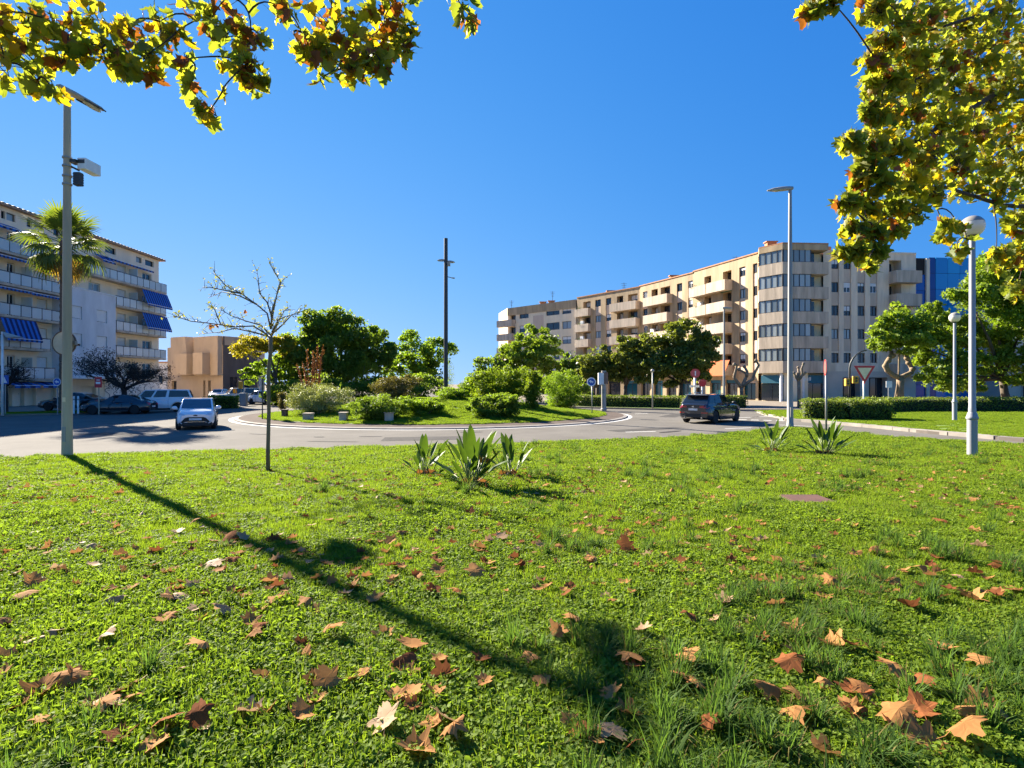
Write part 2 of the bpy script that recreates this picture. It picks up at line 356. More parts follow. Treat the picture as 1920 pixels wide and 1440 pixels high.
class Fac:
    def __init__(s, p0, p1):
        s.a = Vector((p0[0], p0[1], 0)); s.b = Vector((p1[0], p1[1], 0)); s.U = (s.b - s.a).normalized(); s.L = (s.b - s.a).length
        s.ang = math.atan2(s.U.y, s.U.x); s.N = Vector((s.U.y, -s.U.x, 0)); s.M = Matrix.Translation(s.a) @ Matrix.Rotation(s.ang, 4, 'Z')
    def u(s, px):
        k = (px - 960) / F      # x = k*y
        return (k * s.a.y - s.a.x) / (s.U.x - k * s.U.y)
    def W(s, u, w, z): return s.a + s.U * u + s.N * w + Vector((0, 0, z))
    def ob(s, name, mb, mats, parent, **k):
        """mb in facade coordinates (u, -w, z); the part keeps the facade's rotation"""
        V = np.array(mb.v); c = Vector((V.min(0) + V.max(0)) / 2); mb.v = [tuple(x) for x in V - np.array(c)]
        me = new_mesh(name, mb, mats); o = bpy.data.objects.new(name, me); COL.objects.link(o); o.parent = parent
        if parent.type == 'EMPTY': o.location = s.M @ c - CEN[parent.name]; o.rotation_euler.z = s.ang
        else: o.location = c - Vector(parent['_c'])
        CEN[o.name] = s.M @ c
        return o
    def put(s, name, me, root, u, w, z): return place(name, me, root, s.W(u, w, z) - CEN[root.name], (0, 0, s.ang))
def wall_mb(u0, u1, z0, z1, rects, depth=.25):
    """a wall sheet in facade coordinates with openings and their reveals (rect: u0,u1,z0,z1[,depth])"""
    us = sorted({u0, u1, *[r[0] for r in rects], *[r[1] for r in rects]}); zs = sorted({z0, z1, *[r[2] for r in rects], *[r[3] for r in rects]})
    us = [u for u in us if u0 <= u <= u1]; zs = [z for z in zs if z0 <= z <= z1]; mb = MB()
    for a, b in zip(us, us[1:]):
        run = None
        for c, d in zip(zs, zs[1:]):
            m = ((a+b)/2, (c+d)/2); hole = any(r[0] < m[0] < r[1] and r[2] < m[1] < r[3] for r in rects)
            if hole:
                if run: mb.add([(a,0,run[0]),(b,0,run[0]),(b,0,run[1]),(a,0,run[1])], [(0,1,2,3)]); run = None
            else: run = (run[0], d) if run else (c, d)
        if run: mb.add([(a,0,run[0]),(b,0,run[0]),(b,0,run[1]),(a,0,run[1])], [(0,1,2,3)])
    for r in rects:
        a, b, c, d = r[:4]; q = r[4] if len(r) > 4 else depth
        for f in ([(a,0,c),(a,q,c),(a,q,d),(a,0,d)], [(b,0,c),(b,0,d),(b,q,d),(b,q,c)], [(a,0,c),(b,0,c),(b,q,c),(a,q,c)], [(a,0,d),(a,q,d),(b,q,d),(b,0,d)], [(a,q,c),(b,q,c),(b,q,d),(a,q,d)]): mb.add(f, [(0,1,2,3)])
    return mb
WM = {}
def snap(x): return max(.2, round(x * 10) / 10)
def win_mesh(w, h, fm, mull):
    k = ('f', w, h, fm.name, mull)
    if k not in WM:
        mb = MB(); t = .055
        mb.box((-w/2,-.05,-h/2), (w/2,.05,-h/2+t)); mb.box((-w/2,-.05,h/2-t), (w/2,.05,h/2)); mb.box((-w/2,-.05,-h/2+t), (-w/2+t,.05,h/2-t)); mb.box((w/2-t,-.05,-h/2+t), (w/2,.05,h/2-t))
        for i in range(mull): x = -w/2 + w*(i+1)/(mull+1); mb.box((x-.035,-.048,-h/2+t), (x+.035,.048,h/2-t))
        WM[k] = new_mesh('window', mb, fm)
    return WM[k]
def box_mesh(name, w, d, h, m):
    k = (name, round(w,2), round(d,2), round(h,2), m.name)
    if k not in WM: WM[k] = new_mesh(name, MB().box((-w/2,-d/2,-h/2), (w/2,d/2,h/2)), m)
    return WM[k]
def window(fac, root, u0, u1, z0, z1, fm=None, gm=None, mull=1, w=-.2, name='window', shut=0.):
    W_, H_ = snap(u1-u0), snap(z1-z0); c = ((u0+u1)/2, (z0+z1)/2)
    o = fac.put(name, win_mesh(W_, H_, fm or alu, mull), root, c[0], w, c[1])
    n = mull + 1; pw = W_ / n
    for i in range(n): place('pane', box_mesh('pane', pw-.06, .02, H_-.1, gm or glassd), o, (-W_/2+pw*(i+.5), .01, 0))
    if shut: place('shutter', box_mesh('shutter', W_-.1, .03, (H_-.1)*shut, shutm), o, (0, -.03, (H_/2-.05)-(H_-.1)*shut/2))
    return o
SILL = lambda k: 4.15 + 2.85 * k
BG = Vector((32.2, 66.6, ROADZ))
rb = thing('apartment_building', BG, 'long curved ochre apartment block with glazed corner bays and concrete balconies', 'building')
TOP = 17.95
def slot_col(fac, root, px0, px1, rects, wm, zb=2.9, lv=range(5), gm=None):
    u0, u1 = fac.u(px0), fac.u(px1); rects.append((u0, u1, zb, SILL(max(lv)) + 1.2, .3))
    for k in lv:
        window(fac, root, u0+.03, u1-.03, SILL(k), SILL(k)+1.15, w=-.2, mull=1, fm=rnd.choice([alu, alu, walu]), gm=gm or rnd.choice([glassd, glassd, glassd, glassl]), shut=rnd.choice([0,0,0,.3,.5]))
        zl = SILL(k) - (zb if k == min(lv) else SILL(k-1)+1.2)
        fac.ob('spandrel_panel', MB().box((u0+.01, .1, SILL(k)-zl+.01), (u1-.01, .24, SILL(k)-.02)), greyp, root)
awng = mat('green_awning_roll', (.05, .12, .07), .8); balg = mat('balcony_leaves', (.10, .16, .03), .6, col2=(.04, .08, .015), island=.7, trans=.3)
def cards_(P, s):
    n = len(P); N = rng.normal(size=(n, 3)); N /= np.linalg.norm(N, axis=1, keepdims=True); T = np.cross(N, rng.normal(size=(n, 3))); T /= np.linalg.norm(T, axis=1, keepdims=True); B = np.cross(N, T)
    return np.stack([P - T*s*.5, P + B*s*.28, P + T*s*.5, P - B*s*.28], 1).reshape(-1, 3), np.arange(4*n).reshape(-1, 4)
def balc(fac, root, px0, px1, doors, rects, lv=range(5), out=1.15):
    u0, u1 = fac.u(px0), fac.u(px1)
    for k in lv:
        zf = SILL(k) - 1.35
        mb = MB(); mb.box((u0,-out,zf-.2), (u1,-.004,zf)); mb.box((u0,-out-.002,zf), (u1,-out+.14,zf+1.2)); mb.box((u0,-out+.14,zf), (u0+.14,-.004,zf+1.2)); mb.box((u1-.14,-out+.14,zf), (u1,-.004,zf+1.2))
        fac.ob('balcony', mb, parap, root)
        for a, b in doors:
            a, b = fac.u(a), fac.u(b); rects.append((a-.05, b+.05, zf+.02, SILL(k)+1.2, .9))
            window(fac, root, a, b, zf+.08, SILL(k)+1.1, w=-.84, mull=1, name='balcony_door', shut=rnd.choice([0,0,.3,.55]))
        if rnd.random() < .45:
            a, b = fac.u(doors[-1][0]), fac.u(doors[-1][1]); fac.ob('rolled_awning', MB().tube([(a-.2, -.18, SILL(k)+1.28), (b+.2, -.18, SILL(k)+1.28)], .10, 8), rnd.choice([walu, greyp, awng]), root)
        if rnd.random() < .4:
            q = fac.W(rnd.uniform(u0+.5, u1-.5), out-.3, zf+1.25); T = np.array([tuple(q)]*60) + rng.normal(size=(60, 3))*[.28, .2, .2]; V, Q = cards_(T, .16); np_ob('balcony_plant', V, Q, balg, root, kind='stuff')
        if rnd.random() < .35:
            fac.ob('air_conditioner', MB().box((u0+.9,-.38,zf+1.3), (u0+1.75,-.02,zf+1.85)), walu, root)
SEG = []
S1 = Fac((-.9, 118.9), (12.2, 106.3)); S2 = Fac((12.3, 106), (21.4, 94)); S3 = Fac((21.4, 94), (26.7, 82.5)); S4 = Fac((26.7, 82.5), (31.05, 70.6))
RW = Fac((37.9, 68.2), (50.2, 69.6))
def shops(fac, root, n, rects, z1=2.0):
    w = fac.L / n
    for i in range(n):
        a, b = i*w + .45, (i+1)*w - .45; rects.append((a, b, ROADZ+.15, z1, .5))
        o = window(fac, root, a, b, ROADZ+.2, z1-.45, w=-.42, mull=1, gm=[glassd, tealg][i % 2], name='shop_window')
        fac.ob('shop_fascia', MB().box((a+.02,.2,z1-.42), (b-.02,.3,z1-.02)), rnd.choice([teal, darkin, greyp]), root)
# left end block
r = []
for k in range(5):
    z = 3.4 + 2.9*k
    for a, b, m in ((974, 991, 1), (1024, 1049, 1), (1054, 1071, 1)):
        u0, u1 = S1.u(a), S1.u(b); r.append((u0, u1, z+.0, z+1.45, .3)); window(S1, rb, u0+.02, u1-.02, z, z+1.45, mull=m, gm=rnd.choice([glassd, glassd, glassl]), shut=rnd.choice([0, .4, .6]))
    u0, u1 = S1.u(938), S1.u(966)
    mb = MB(); mb.box((u0,-1.1,z-1.5), (u1,-.004,z-1.3)); mb.box((u0,-1.102,z-1.3), (u1,-.95,z-.1)); mb.box((u0,-.95,z-1.3), (u0+.15,-.004,z-.1)); mb.box((u1-.15,-.95,z-1.3), (u1,-.004,z-.1)); S1.ob('balcony', mb, parap, rb)
    ua, ub = S1.u(955), S1.u(967); r.append((ua, ub, z-.9, z+1.4, .8)); window(S1, rb, ua+.03, ub-.03, z-.9, z+1.3, w=-.7, name='balcony_door')
shops(S1, rb, 4, r)
S1.ob('wall', wall_mb(0, S1.L, ROADZ, 15.9, r), cream, rb)
S1.ob('spandrel_panel', MB().box((S1.u(1000), -.05, 2.6), (S1.u(1019), -.004, 15.3)), greyp, rb)
S1.ob('parapet', MB().box((0, -.12, 15.9), (S1.L, .2, 17.5)), ochre, rb)
r = []
balc(S2, rb, 1084, 1109, [(1094, 1107)], r, out=.9); slot_col(S2, rb, 1116, 1126.5, r, ochre); slot_col(S2, rb, 1136, 1146, r, ochre); balc(S2, rb, 1151, 1200, [(1157, 1168), (1178, 1195)], r); shops(S2, rb, 4, r)
S2.ob('wall', wall_mb(0, S2.L, ROADZ, TOP-.25, r), ochre, rb)
r = []
slot_col(S3, rb, 1205.5, 1214, r, ochre); balc(S3, rb, 1216, 1261, [(1222, 1233), (1239, 1256)], r); slot_col(S3, rb, 1269, 1279, r, ochre); slot_col(S3, rb, 1290, 1299, r, ochre); shops(S3, rb, 4, r)
S3.ob('wall', wall_mb(0, S3.L, ROADZ, TOP-.15, r), ochre, rb)
r = []
balc(S4, rb, 1303.5, 1335, [(1321, 1333)], r); balc(S4, rb, 1338, 1373.5, [(1356, 1371)], r, out=1.3); slot_col(S4, rb, 1386, 1397.5, r, ochre); slot_col(S4, rb, 1411.5, 1420, r, ochre); shops(S4, rb, 4, r)
S4.ob('wall', wall_mb(0, S4.L, ROADZ, TOP, r), ochre, rb)
for S, t in ((S2, TOP-.25), (S3, TOP-.15), (S4, TOP)): S.ob('coping', MB().box((0, -.1, t+.004), (S.L, .3, t+.16)), terra, rb)
# corner bay: two facets, five glazed floors
B0, B1, B2, B3 = Vector((31.05, 70.6)), Vector((30.45, 69.1)), Vector((32.2, 66.6)), Vector((37.85, 66.95))
K1 = Fac(B1, B2); K2 = Fac(B2, B3)
foot = [tuple(B0), tuple(B1), tuple(B2), tuple(B3), (37.9, 68.4), (37.0, 72), (32.5, 74)]
for k in range(5):
    z = 4.2 + 2.95*k
    mb = MB(); mb.prism(foot, z-1.42, z); ob('balcony_parapet', mb, parap, rb)
    if k < 4 or True:
        zt = z + 1.52
        n1 = 4; w = K1.L / n1
        for i in range(n1): K1.ob('window_pane', MB().box((i*w+.05,.1,z+.06), ((i+1)*w-.05,.14,zt-.06)), glassl, rb)
        mb = MB()
        for i in range(n1+1): mb.box((i*w-.04,.06,z+.004), (i*w+.04,.17,zt-.004))
        mb.box((0,.07,z+.003), (K1.L,.165,z+.06)); mb.box((0,.07,zt-.06), (K1.L,.165,zt-.005)); K1.ob('window_frame', mb, alu, rb)
        ue = K2.u(1521); n2 = 5; w = ue / n2
        for i in range(n2): K2.ob('window_pane', MB().box((i*w+.05,.1,z+.06), ((i+1)*w-.05,.14,zt-.06)), glassl, rb)
        mb = MB()
        for i in range(n2+1): mb.box((i*w-.04,.06,z+.004), (i*w+.04,.17,zt-.004))
        mb.box((0,.07,z+.003), (ue,.165,z+.06)); mb.box((0,.07,zt-.06), (ue,.165,zt-.005)); K2.ob('window_frame', mb, alu, rb)
        K2.ob('balcony_door', MB().box((K2.u(1523), 1.0, z-.01), (K2.u(1536), 1.06, zt-.15)), glassd, rb)
core = [(31.5, 70.6), (30.95, 69.3), (32.55, 67.1), (35.6, 67.35), (35.7, 68.6), (37.9, 68.6), (37, 72.2), (32.5, 74)]
mb = MB(); mb.prism(core, ROADZ, 17.4); ob('bay_core', mb, cream, rb)
mb = MB(); mb.prism(foot, 17.45, 18.15); ob('bay_roof', mb, ochre, rb, bevel=.03)
mb = MB(); mb.prism([(x*1.0, y) for x, y in foot], 18.154, 18.3); ob('coping', mb, terra, rb)
for a, b in ((.2, 3.0), (3.2, 6.4)):
    pass
K2.ob('shop_fascia', MB().box((.1, .55, 1.55), (5.4, .75, 2.5)), teal, rb); K1.ob('shop_fascia', MB().box((.1, .35, 1.55), (2.9, .52, 2.5)), teal, rb)
for i in range(4): K2.ob('shop_window', MB().box((.15+i*1.32,.66,ROADZ+.2), (1.4+i*1.32,.72,1.5)), glassd if i else tealg, rb)
for i in range(2): K1.ob('shop_window', MB().box((.15+i*1.4,.40,ROADZ+.2), (1.5+i*1.4,.46,1.5)), glassd, rb)
for u in (.05, 2.75, 5.45): K2.ob('shop_pillar', MB().box((u-.12,.3,ROADZ), (u+.12,.6,2.78)), walu, rb)
# small raised letter strokes of the unreadable shop name
mb = MB()
for i in range(9): mb.box((1.2+i*.3, .50, 1.85), (1.2+i*.3+.18, .548, 2.15+.06*(i%3)))
K2.ob('shop_lettering', mb, walu, rb)
# right wing
r = []
for a, b in ((1559, 1573), (1582, 1596), (1608, 1622), (1631.5, 1645)): slot_col(RW, rb, a, b, r, beige, zb=5.45, lv=range(1, 5))
for a, b in ((1559, 1573), (1582, 1596), (1608, 1622), (1631.5, 1645)):
    u0, u1 = RW.u(a), RW.u(b); r.append((u0, u1, 4.05, 5.25, .3)); window(RW, rb, u0+.03, u1-.03, 4.05, 5.22, mull=1)
for k in range(5):
    u0, u1 = RW.u(1667), RW.u(1714); zf = SILL(k) - 1.5; r.append((u0, RW.u(1690), zf+.02, SILL(k)+1.2, 1.2)); window(RW, rb, u0+.2, RW.u(1684), zf+.06, SILL(k)+1.0, w=-1.1, name='balcony_door')
    mb = MB(); mb.box((u0,-1.2,zf-.22), (u1,-.004,zf)); mb.box((u0,-1.202,zf), (u1,-1.08,zf+1.25)); mb.box((u0,-1.08,zf), (u0+.12,-.004,zf+1.25)); mb.box((u1-.12,-1.08,zf), (u1,-.004,zf+1.25)); RW.ob('balcony', mb, parap, rb)
for a, b in ((1580, 1613), (1629, 1664)): r.append((RW.u(a), RW.u(b), ROADZ+.03, 2.25, 1.2)); window(RW, rb, RW.u(a)+.05, RW.u(b)-.05, ROADZ+.05, 2.2, w=-.9, mull=2, name='shop_window')
RW.ob('wall', wall_mb(0, RW.L, 3.0, TOP-.4, [q for q in r if q[2] > 2.9]), beige, rb)
RW.ob('ground_floor_wall', wall_mb(0, RW.L, ROADZ, 2.99, [q for q in r if q[2] < 1.5]), stone, rb)
RW.ob('coping', MB().box((0, -.06, TOP-.396), (RW.L, .3, TOP-.2)), beige, rb)
# body behind: roof deck and rear walls
back = [(50.2, 69.6), (50.2, 82), (41, 83), (37, 92), (30, 104), (19, 116), (6, 129), (-3, 128)]
front = [(-.9, 118.9), (12.25, 106.2), (21.4, 94), (26.7, 82.5), (31.05, 70.6), (32.5, 73.9), (37, 72.1), (37.9, 68.2)]
mb = MB(); n0 = len(front); P = front + back
vs = [(x, y, 17.2) for x, y in P]; mb.add(vs, [tuple(range(len(P)))]); ob('roof', mb, roofm, rb)
mb = MB()
for a, b in zip([P[n0]] + back[1:], back[1:] + [front[0]]): mb.add([(*a, ROADZ), (*b, ROADZ), (*b, 17.6), (*a, 17.6)], [(0,1,2,3)])
ob('rear_wall', mb, beige, rb)
def roofbit(px, py, d, kind, root):
    p = at(px, py, d)
    if kind == 'antenna':
        mb = MB().tube([(p.x, p.y, 17), (p.x, p.y, p.z)], .04, 6); 
        for q in range(4): mb.box((p.x-.5+.08*q, p.y-.02, p.z-.3*q-.2), (p.x+.5-.08*q, p.y+.02, p.z-.3*q-.16))
        ob('antenna', mb, alu, root)
    elif kind == 'chimney': ob('chimney', MB().box((p.x-.6, p.y-.4, 17.0), (p.x+.6, p.y+.4, p.z)).box((p.x-.75, p.y-.5, p.z), (p.x+.75, p.y+.5, p.z+.12)), terra, root)
    else:
        mb = MB().box((p.x-.8, p.y-.25, 17.3), (p.x+.8, p.y+.25, p.z-.35))
        o = ob('roof_planter', mb, terra, root)
for px, py, d, k in ((1036, 546, 116, 'antenna'), (959, 563, 121, 'antenna'), (1034, 565, 115, 'chimney'), (1018, 567, 116, 'chimney'), (1263, 518, 90, 'chimney'), (1225, 527, 93, 'roof_planter'), (1300, 508, 84, 'roof_planter'), (1345, 497, 79, 'roof_planter'), (1145, 541, 101, 'roof_planter'), (1380, 480, 76, 'antenna'), (1445, 455, 72, 'chimney'), (1545, 458, 72, 'roof_planter'), (1170, 530, 97, 'antenna')): roofbit(px, py, d, k, rb)
# orange awning over the first floor of the curved wing
orange = mat('orange_cloth', (.62, .12, .012), .8, scale=2, trans=.25)
u0, u1 = S4.u(1346), S4.u(1383); mb = MB()
n = 6
for i in range(n): a, b = u0+(u1-u0)*i/n, u0+(u1-u0)*(i+1)/n; mb.box((0,0,0),(1,1,1)) if False else mb.add([(a,-1.32,4.6),(b,-1.32,4.6),(b,-2.3,2.55),(a,-2.3,2.55),(a,-1.30,4.55),(b,-1.30,4.55),(b,-2.28,2.5),(a,-2.28,2.5)], [(0,1,2,3),(7,6,5,4),(0,3,7,4),(1,5,6,2),(3,2,6,7),(0,4,5,1)])
S4.ob('awning', mb, orange, rb)
# blue glass block
gb = thing('glass_building', (53, 72, ROADZ), 'bright blue glass block rising behind the right trees', 'building')
G = Fac((50.3, 70.4), (58.2, 70.9)); G2 = Fac((58.2, 70.9), (58.6, 82))
def curtain(fac, root, u0, u1, z0, z1, nu, nz, m):
    for i in range(nu):
        for j in range(nz):
            a, b = u0+(u1-u0)*i/nu, u0+(u1-u0)*(i+1)/nu; c, d = z0+(z1-z0)*j/nz, z0+(z1-z0)*(j+1)/nz
            fac.ob('glass_panel', MB().box((a+.02, -.05, c+.02), (b-.02, .03, d-.02)), m, root)
curtain(G, gb, 0, G.u(1734), ROADZ+.1, 15.2, 1, 8, glassb)
G.ob('concrete_fin', MB().box((G.u(1734)+.02, -.25, ROADZ), (G.u(1740.5), .3, 17.2)), beige, gb)
curtain(G, gb, G.u(1741), G.u(1753.5), ROADZ+.1, 17.4, 1, 9, glassb); curtain(G, gb, G.u(1753.7), G.L, ROADZ+.1, 17.4, 3, 9, glassc)
mb = MB().prism([(50.3, 70.46), (58.2, 70.96), (58.6, 82), (50.3, 82)], ROADZ, 17.3); ob('core_wall', mb, darkin, gb)
curtain(G2, gb, 0, G2.L, ROADZ+.1, 17.4, 8, 9, glassc)
# low shop row on the far right
sb = thing('shop_building', (68, 72, ROADZ), 'grey shop row with brown pillars behind the right hedge', 'building')
Q = Fac((58.7, 66.5), (80, 66.5)); r = []
for i, (a, b) in enumerate(((0.6, 1.9), (2.6, 4.6), (5.2, 7.2), (7.8, 9.6), (10.2, 12.5), (13.2, 15.4), (16, 18.2), (18.6, 20.8))):
    r.append((a, b, ROADZ+.1, 2.6, .6)); window(Q, sb, a+.03, b-.03, ROADZ+.12, 1.9, w=-.5, mull=1, gm=[glassd, tealg, glassl][i % 3], fm=walu, name='shop_window'); Q.ob('shop_fascia', MB().box((a+.02,.1,1.95), (b-.02,.2,2.55)), [walu, darkin, teal][i % 3], sb)
    for j in range(3): r.append((a+.1, b-.1, 4+2.9*j, 5.3+2.9*j, .25)); window(Q, sb, a+.13, b-.13, 4+2.9*j, 5.28+2.9*j, w=-.2)
Q.ob('wall', wall_mb(0, Q.L, ROADZ, 13, r), stone, sb)
brownp = mat('brown_stone', (.10, .06, .045), .6)
for u in (2.25, 7.5, 12.85): Q.ob('pillar', MB().box((u-.25, -.3, ROADZ), (u+.25, -.004, 3.3)), brownp, sb)
Q.ob('shop_canopy', MB().box((0, -1.2, 3.3), (Q.L, -.004, 3.55)), stone, sb)
mb = MB().prism([(58.7, 66.6), (80, 66.6), (80, 80), (58.7, 80)], ROADZ, 12.9); ob('body', mb, stone, sb)
# ---------------------------------------------------------------- left apartment block
lb = thing('apartment_building', (-46, 58, ROADZ), 'cream apartment block with glass balconies and blue striped awnings', 'building')
LF = Fac((-46.3, 36), (-46.3, 73.4)); LP = Fac((-45.15, 36), (-45.15, 74.0))
lcream = mat('warm_cream_render', (.84, .70, .52), .85, scale=.5, var=.14, streak=.3)
lilac = mat('lilac_render', (.62, .63, .64), .85, scale=.6, var=.22, streak=.35, bump=.06)
frost = mat('frosted_balcony_glass', (.50, .55, .54), .25, scale=.5, var=.2, objrand=.6)
railm = mat('rail_metal', (.06, .06, .065), .45, metal=.4)
blue = mat('blue_canvas', (.02, .16, .58), .8, trans=.2); blued = mat('navy_canvas', (.006, .025, .12), .8, trans=.2)
FL = [1.95, 4.8, 7.65, 10.5, 13.35]     # balcony floors
r = []
def lu(px): return LF.u(px)
for k, zf in enumerate(FL):
    for a, b, kind in ((-40, -22, 0), (13, 28, 0), (69, 89, 1), (40, 60, 2), (220, 236, 1), (267, 284, 0), (242, 256, 2)):
        if 130 < a < 220 and k < 4: continue
        u0, u1 = lu(a), lu(b)
        if kind == 2:
            LF.ob('divider_panel', MB().box((u0, -1.0, zf+.02), (u0+.06, -.004, zf+2.0)), frost, lb); continue
        r.append((u0, u1, zf+.05, zf+2.15, .3)); window(LF, lb, u0+.03, u1-.03, zf+.08, zf+2.12, fm=walu, gm=glassd if kind == 0 else shutm, mull=1, name='balcony_door', shut=0 if kind == 0 else .85)
    if k == 4:
        for a, b in ((120, 140), (163, 187)): r.append((lu(a), lu(b), zf+.3, zf+2.1, .3)); window(LF, lb, lu(a)+.03, lu(b)-.03, zf+.33, zf+2.08, fm=walu, mull=1)
    if k == 3: r.append((lu(166), lu(188), zf+.9, zf+2.2, .3)); window(LF, lb, lu(166)+.03, lu(188)-.03, zf+.92, zf+2.15, fm=walu, gm=glassl, mull=1)
for a, b in ((2, 10), (12, 29), (50, 60), (100, 112), (197, 217), (255, 266), (272, 288)):
    r.append((lu(a), lu(b), 16.5, 17.2, .3)); window(LF, lb, lu(a)+.03, lu(b)-.03, 16.52, 17.18, fm=alu, gm=rnd.choice([glassd, glassl]), mull=0)
for a, b in ((-60, -30), (15, 23), (36, 46), (50, 68), (72, 105), (150, 180)):
    r.append((lu(a), lu(b), ROADZ+.1, 1.2, .5)); window(LF, lb, lu(a)+.04, lu(b)-.04, ROADZ+.12, 1.15, w=-.4, fm=walu, gm=glassd, mull=1, name='shop_window')
LF.ob('wall', wall_mb(0, LF.L, ROADZ, 17.6, r), lcream, lb)
LF.ob('ground_wall', MB().box((lu(196), -.06, ROADZ), (lu(300), -.004, 1.7)), mat('pale_mural_wall', (.82, .74, .64), .8, scale=.8, var=.15), lb)
mb = MB()                                # looping strokes of the wall painting
for i in range(9):
    u = lu(200) + i*1.35; pts = [(u + .4*math.sin(t*2.1+i), -.075, -.3 + t*.42 + .15*math.sin(i*2+t)) for t in [q*.5 for q in range(8)]]; mb.tube(pts, .035, 4)
LF.ob('mural_strokes', mb, alu, lb)
# lilac projecting volume
LB = Fac((-45.2, 36), (-45.2, 73.4)); bu0, bu1 = LB.u(118), LB.u(217); r = []
for a, b in ((135, 154), (181.5, 201)):
    for z0 in (5.35, 8.2): r.append((LB.u(a), LB.u(b), z0, z0+1.35, .22)); window(LB, lb, LB.u(a)+.03, LB.u(b)-.03, z0+.02, z0+1.33, w=-.15, fm=walu, mull=0, shut=.97 if z0 > 6 or a > 150 else .8)
LB.ob('bay_wall', wall_mb(bu0, bu1, 2.3, 11.4, r), lilac, lb)
mb = MB(); mb.add([(bu0,0,2.3),(bu0,1.1,2.3),(bu0,1.1,11.4),(bu0,0,11.4),(bu1,0,2.3),(bu1,1.1,2.3),(bu1,1.1,11.4),(bu1,0,11.4)], [(0,1,2,3),(4,7,6,5),(0,4,5,1),(3,2,6,7)]); LB.ob('bay_side', mb, lilac, lb)
LB.ob('coping', MB().box((bu0-.05, -.06, 11.404), (bu1+.05, 1.1, 11.52)), walu, lb)
LB.ob('entrance_canopy', MB().box((bu0-.3, -1.1, 2.0), (bu1+.6, 1.0, 2.28)), walu, lb)
PAN = 1.16
def glass_balcony(px0, px1, zf, ends=True):
    u0, u1 = LP.u(px0), LP.u(px1); n = max(1, round((u1-u0)/PAN)); w = (u1-u0)/n
    LP.ob('balcony_slab', MB().box((u0, 0, zf-.22), (u1, 1.14, zf)), parap, lb)
    mb = MB(); mb.box((u0, .03, zf+1.02), (u1, .09, zf+1.08))
    for i in range(n+1): mb.box((u0+i*w-.03 if i else u0, .035, zf), (u0+i*w+.03 if i < n else u1, .085, zf+1.02))
    mb.box((u1-.05, .09, zf+1.02), (u1, 1.1, zf+1.08)); mb.box((u0, .09, zf+1.02), (u0+.05, 1.1, zf+1.08)); LP.ob('railing', mb, railm, lb)
    for i in range(n): LP.put('glass_panel', box_mesh('glass_panel', w-.08, .02, .94, frost), lb, u0+(i+.5)*w, -.06, zf+.52)
    LP.ob('glass_panel', MB().box((u1-.035, .1, zf+.05), (u1-.015, 1.08, zf+1.0)), frost, lb)
glass_balcony(-75, 313, FL[4])
glass_balcony(-75, 116, FL[3]); glass_balcony(-75, 116, FL[2]); glass_balcony(-75, 96, FL[1]); glass_balcony(-75, 104, FL[0])
for k in (1, 2, 3): glass_balcony(219, 312, FL[k])
def awning(px0, px1, zt, zb, wt, wb, stripe, box=False):
    u0, u1 = LP.u(px0), LP.u(px1); n = max(2, int((u1-u0)/(stripe))) ; mb = MB()
    for i in range(n):
        a, b = u0+(u1-u0)*i/n, u0+(u1-u0)*(i+1)/n
        mb.add([(a,-wt,zt),(b,-wt,zt),(b,-wb,zb),(a,-wb,zb),(a,-wb+.01,zb-.22),(b,-wb+.01,zb-.22)], [(0,3,2,1),(3,4,5,2)], i % 2)
    o = LP.ob('awning', mb, [blue, blued], lb); m = o.modifiers.new('thickness', 'SOLIDIFY'); m.thickness = .015
    LP.ob('awning_bar', MB().tube([(u0, -wb, zb), (u1, -wb, zb)], .035, 6), walu, lb)
awning(266, 313, 13.05, 11.3, .05, .75, .22); awning(266, 312, 10.2, 8.4, .05, .75, .22); awning(0, 67, 7.35, 5.55, .05, .7, .25)
awning(-40, 44, 15.95, 15.5, -.9, .1, .3); awning(192, 216, 15.9, 15.2, -.9, .1, .3); awning(210, 294, 15.95, 15.75, -.9, -.35, .3)
awning(-75, 66, 13.05, 12.9, -.3, .06, .2); awning(60, 112, 10.2, 10.05, -.3, .06, .2); awning(-60, 62, 10.2, 10.1, -.3, .06, .2)
awning(18, 66, 1.65, 1.3, -.6, .5, .5); awning(74, 118, 1.65, 1.3, -.6, .4, .5)
mb = MB(); mb.box((LF.L-37.4, -.55, 17.6), (LF.L+.6, 12, 17.75)); LF.ob('eave', mb, mat('eave_brown', (.36, .24, .16), .8), lb)
rt = MB(); nt_ = 70
for i in range(nt_):
    a = LF.L - 37.4 + 38*i/nt_; rt.add([(a,-.6,17.76),(a+.27,-.6,17.82),(a+.54,-.6,17.76),(a,6,19.3),(a+.27,6,19.36),(a+.54,6,19.3)], [(0,1,4,3),(1,2,5,4)])
LF.ob('roof', rt, terra, lb)
LF.ob('side_wall', MB().box((0, .35, ROADZ), (LF.L-.01, 11.9, 17.55)), lcream, lb)
LF.ob('stair_tower', MB().box((2, 3, 17.8), (LF.u(22), 7, 20.0)), lcream, lb)
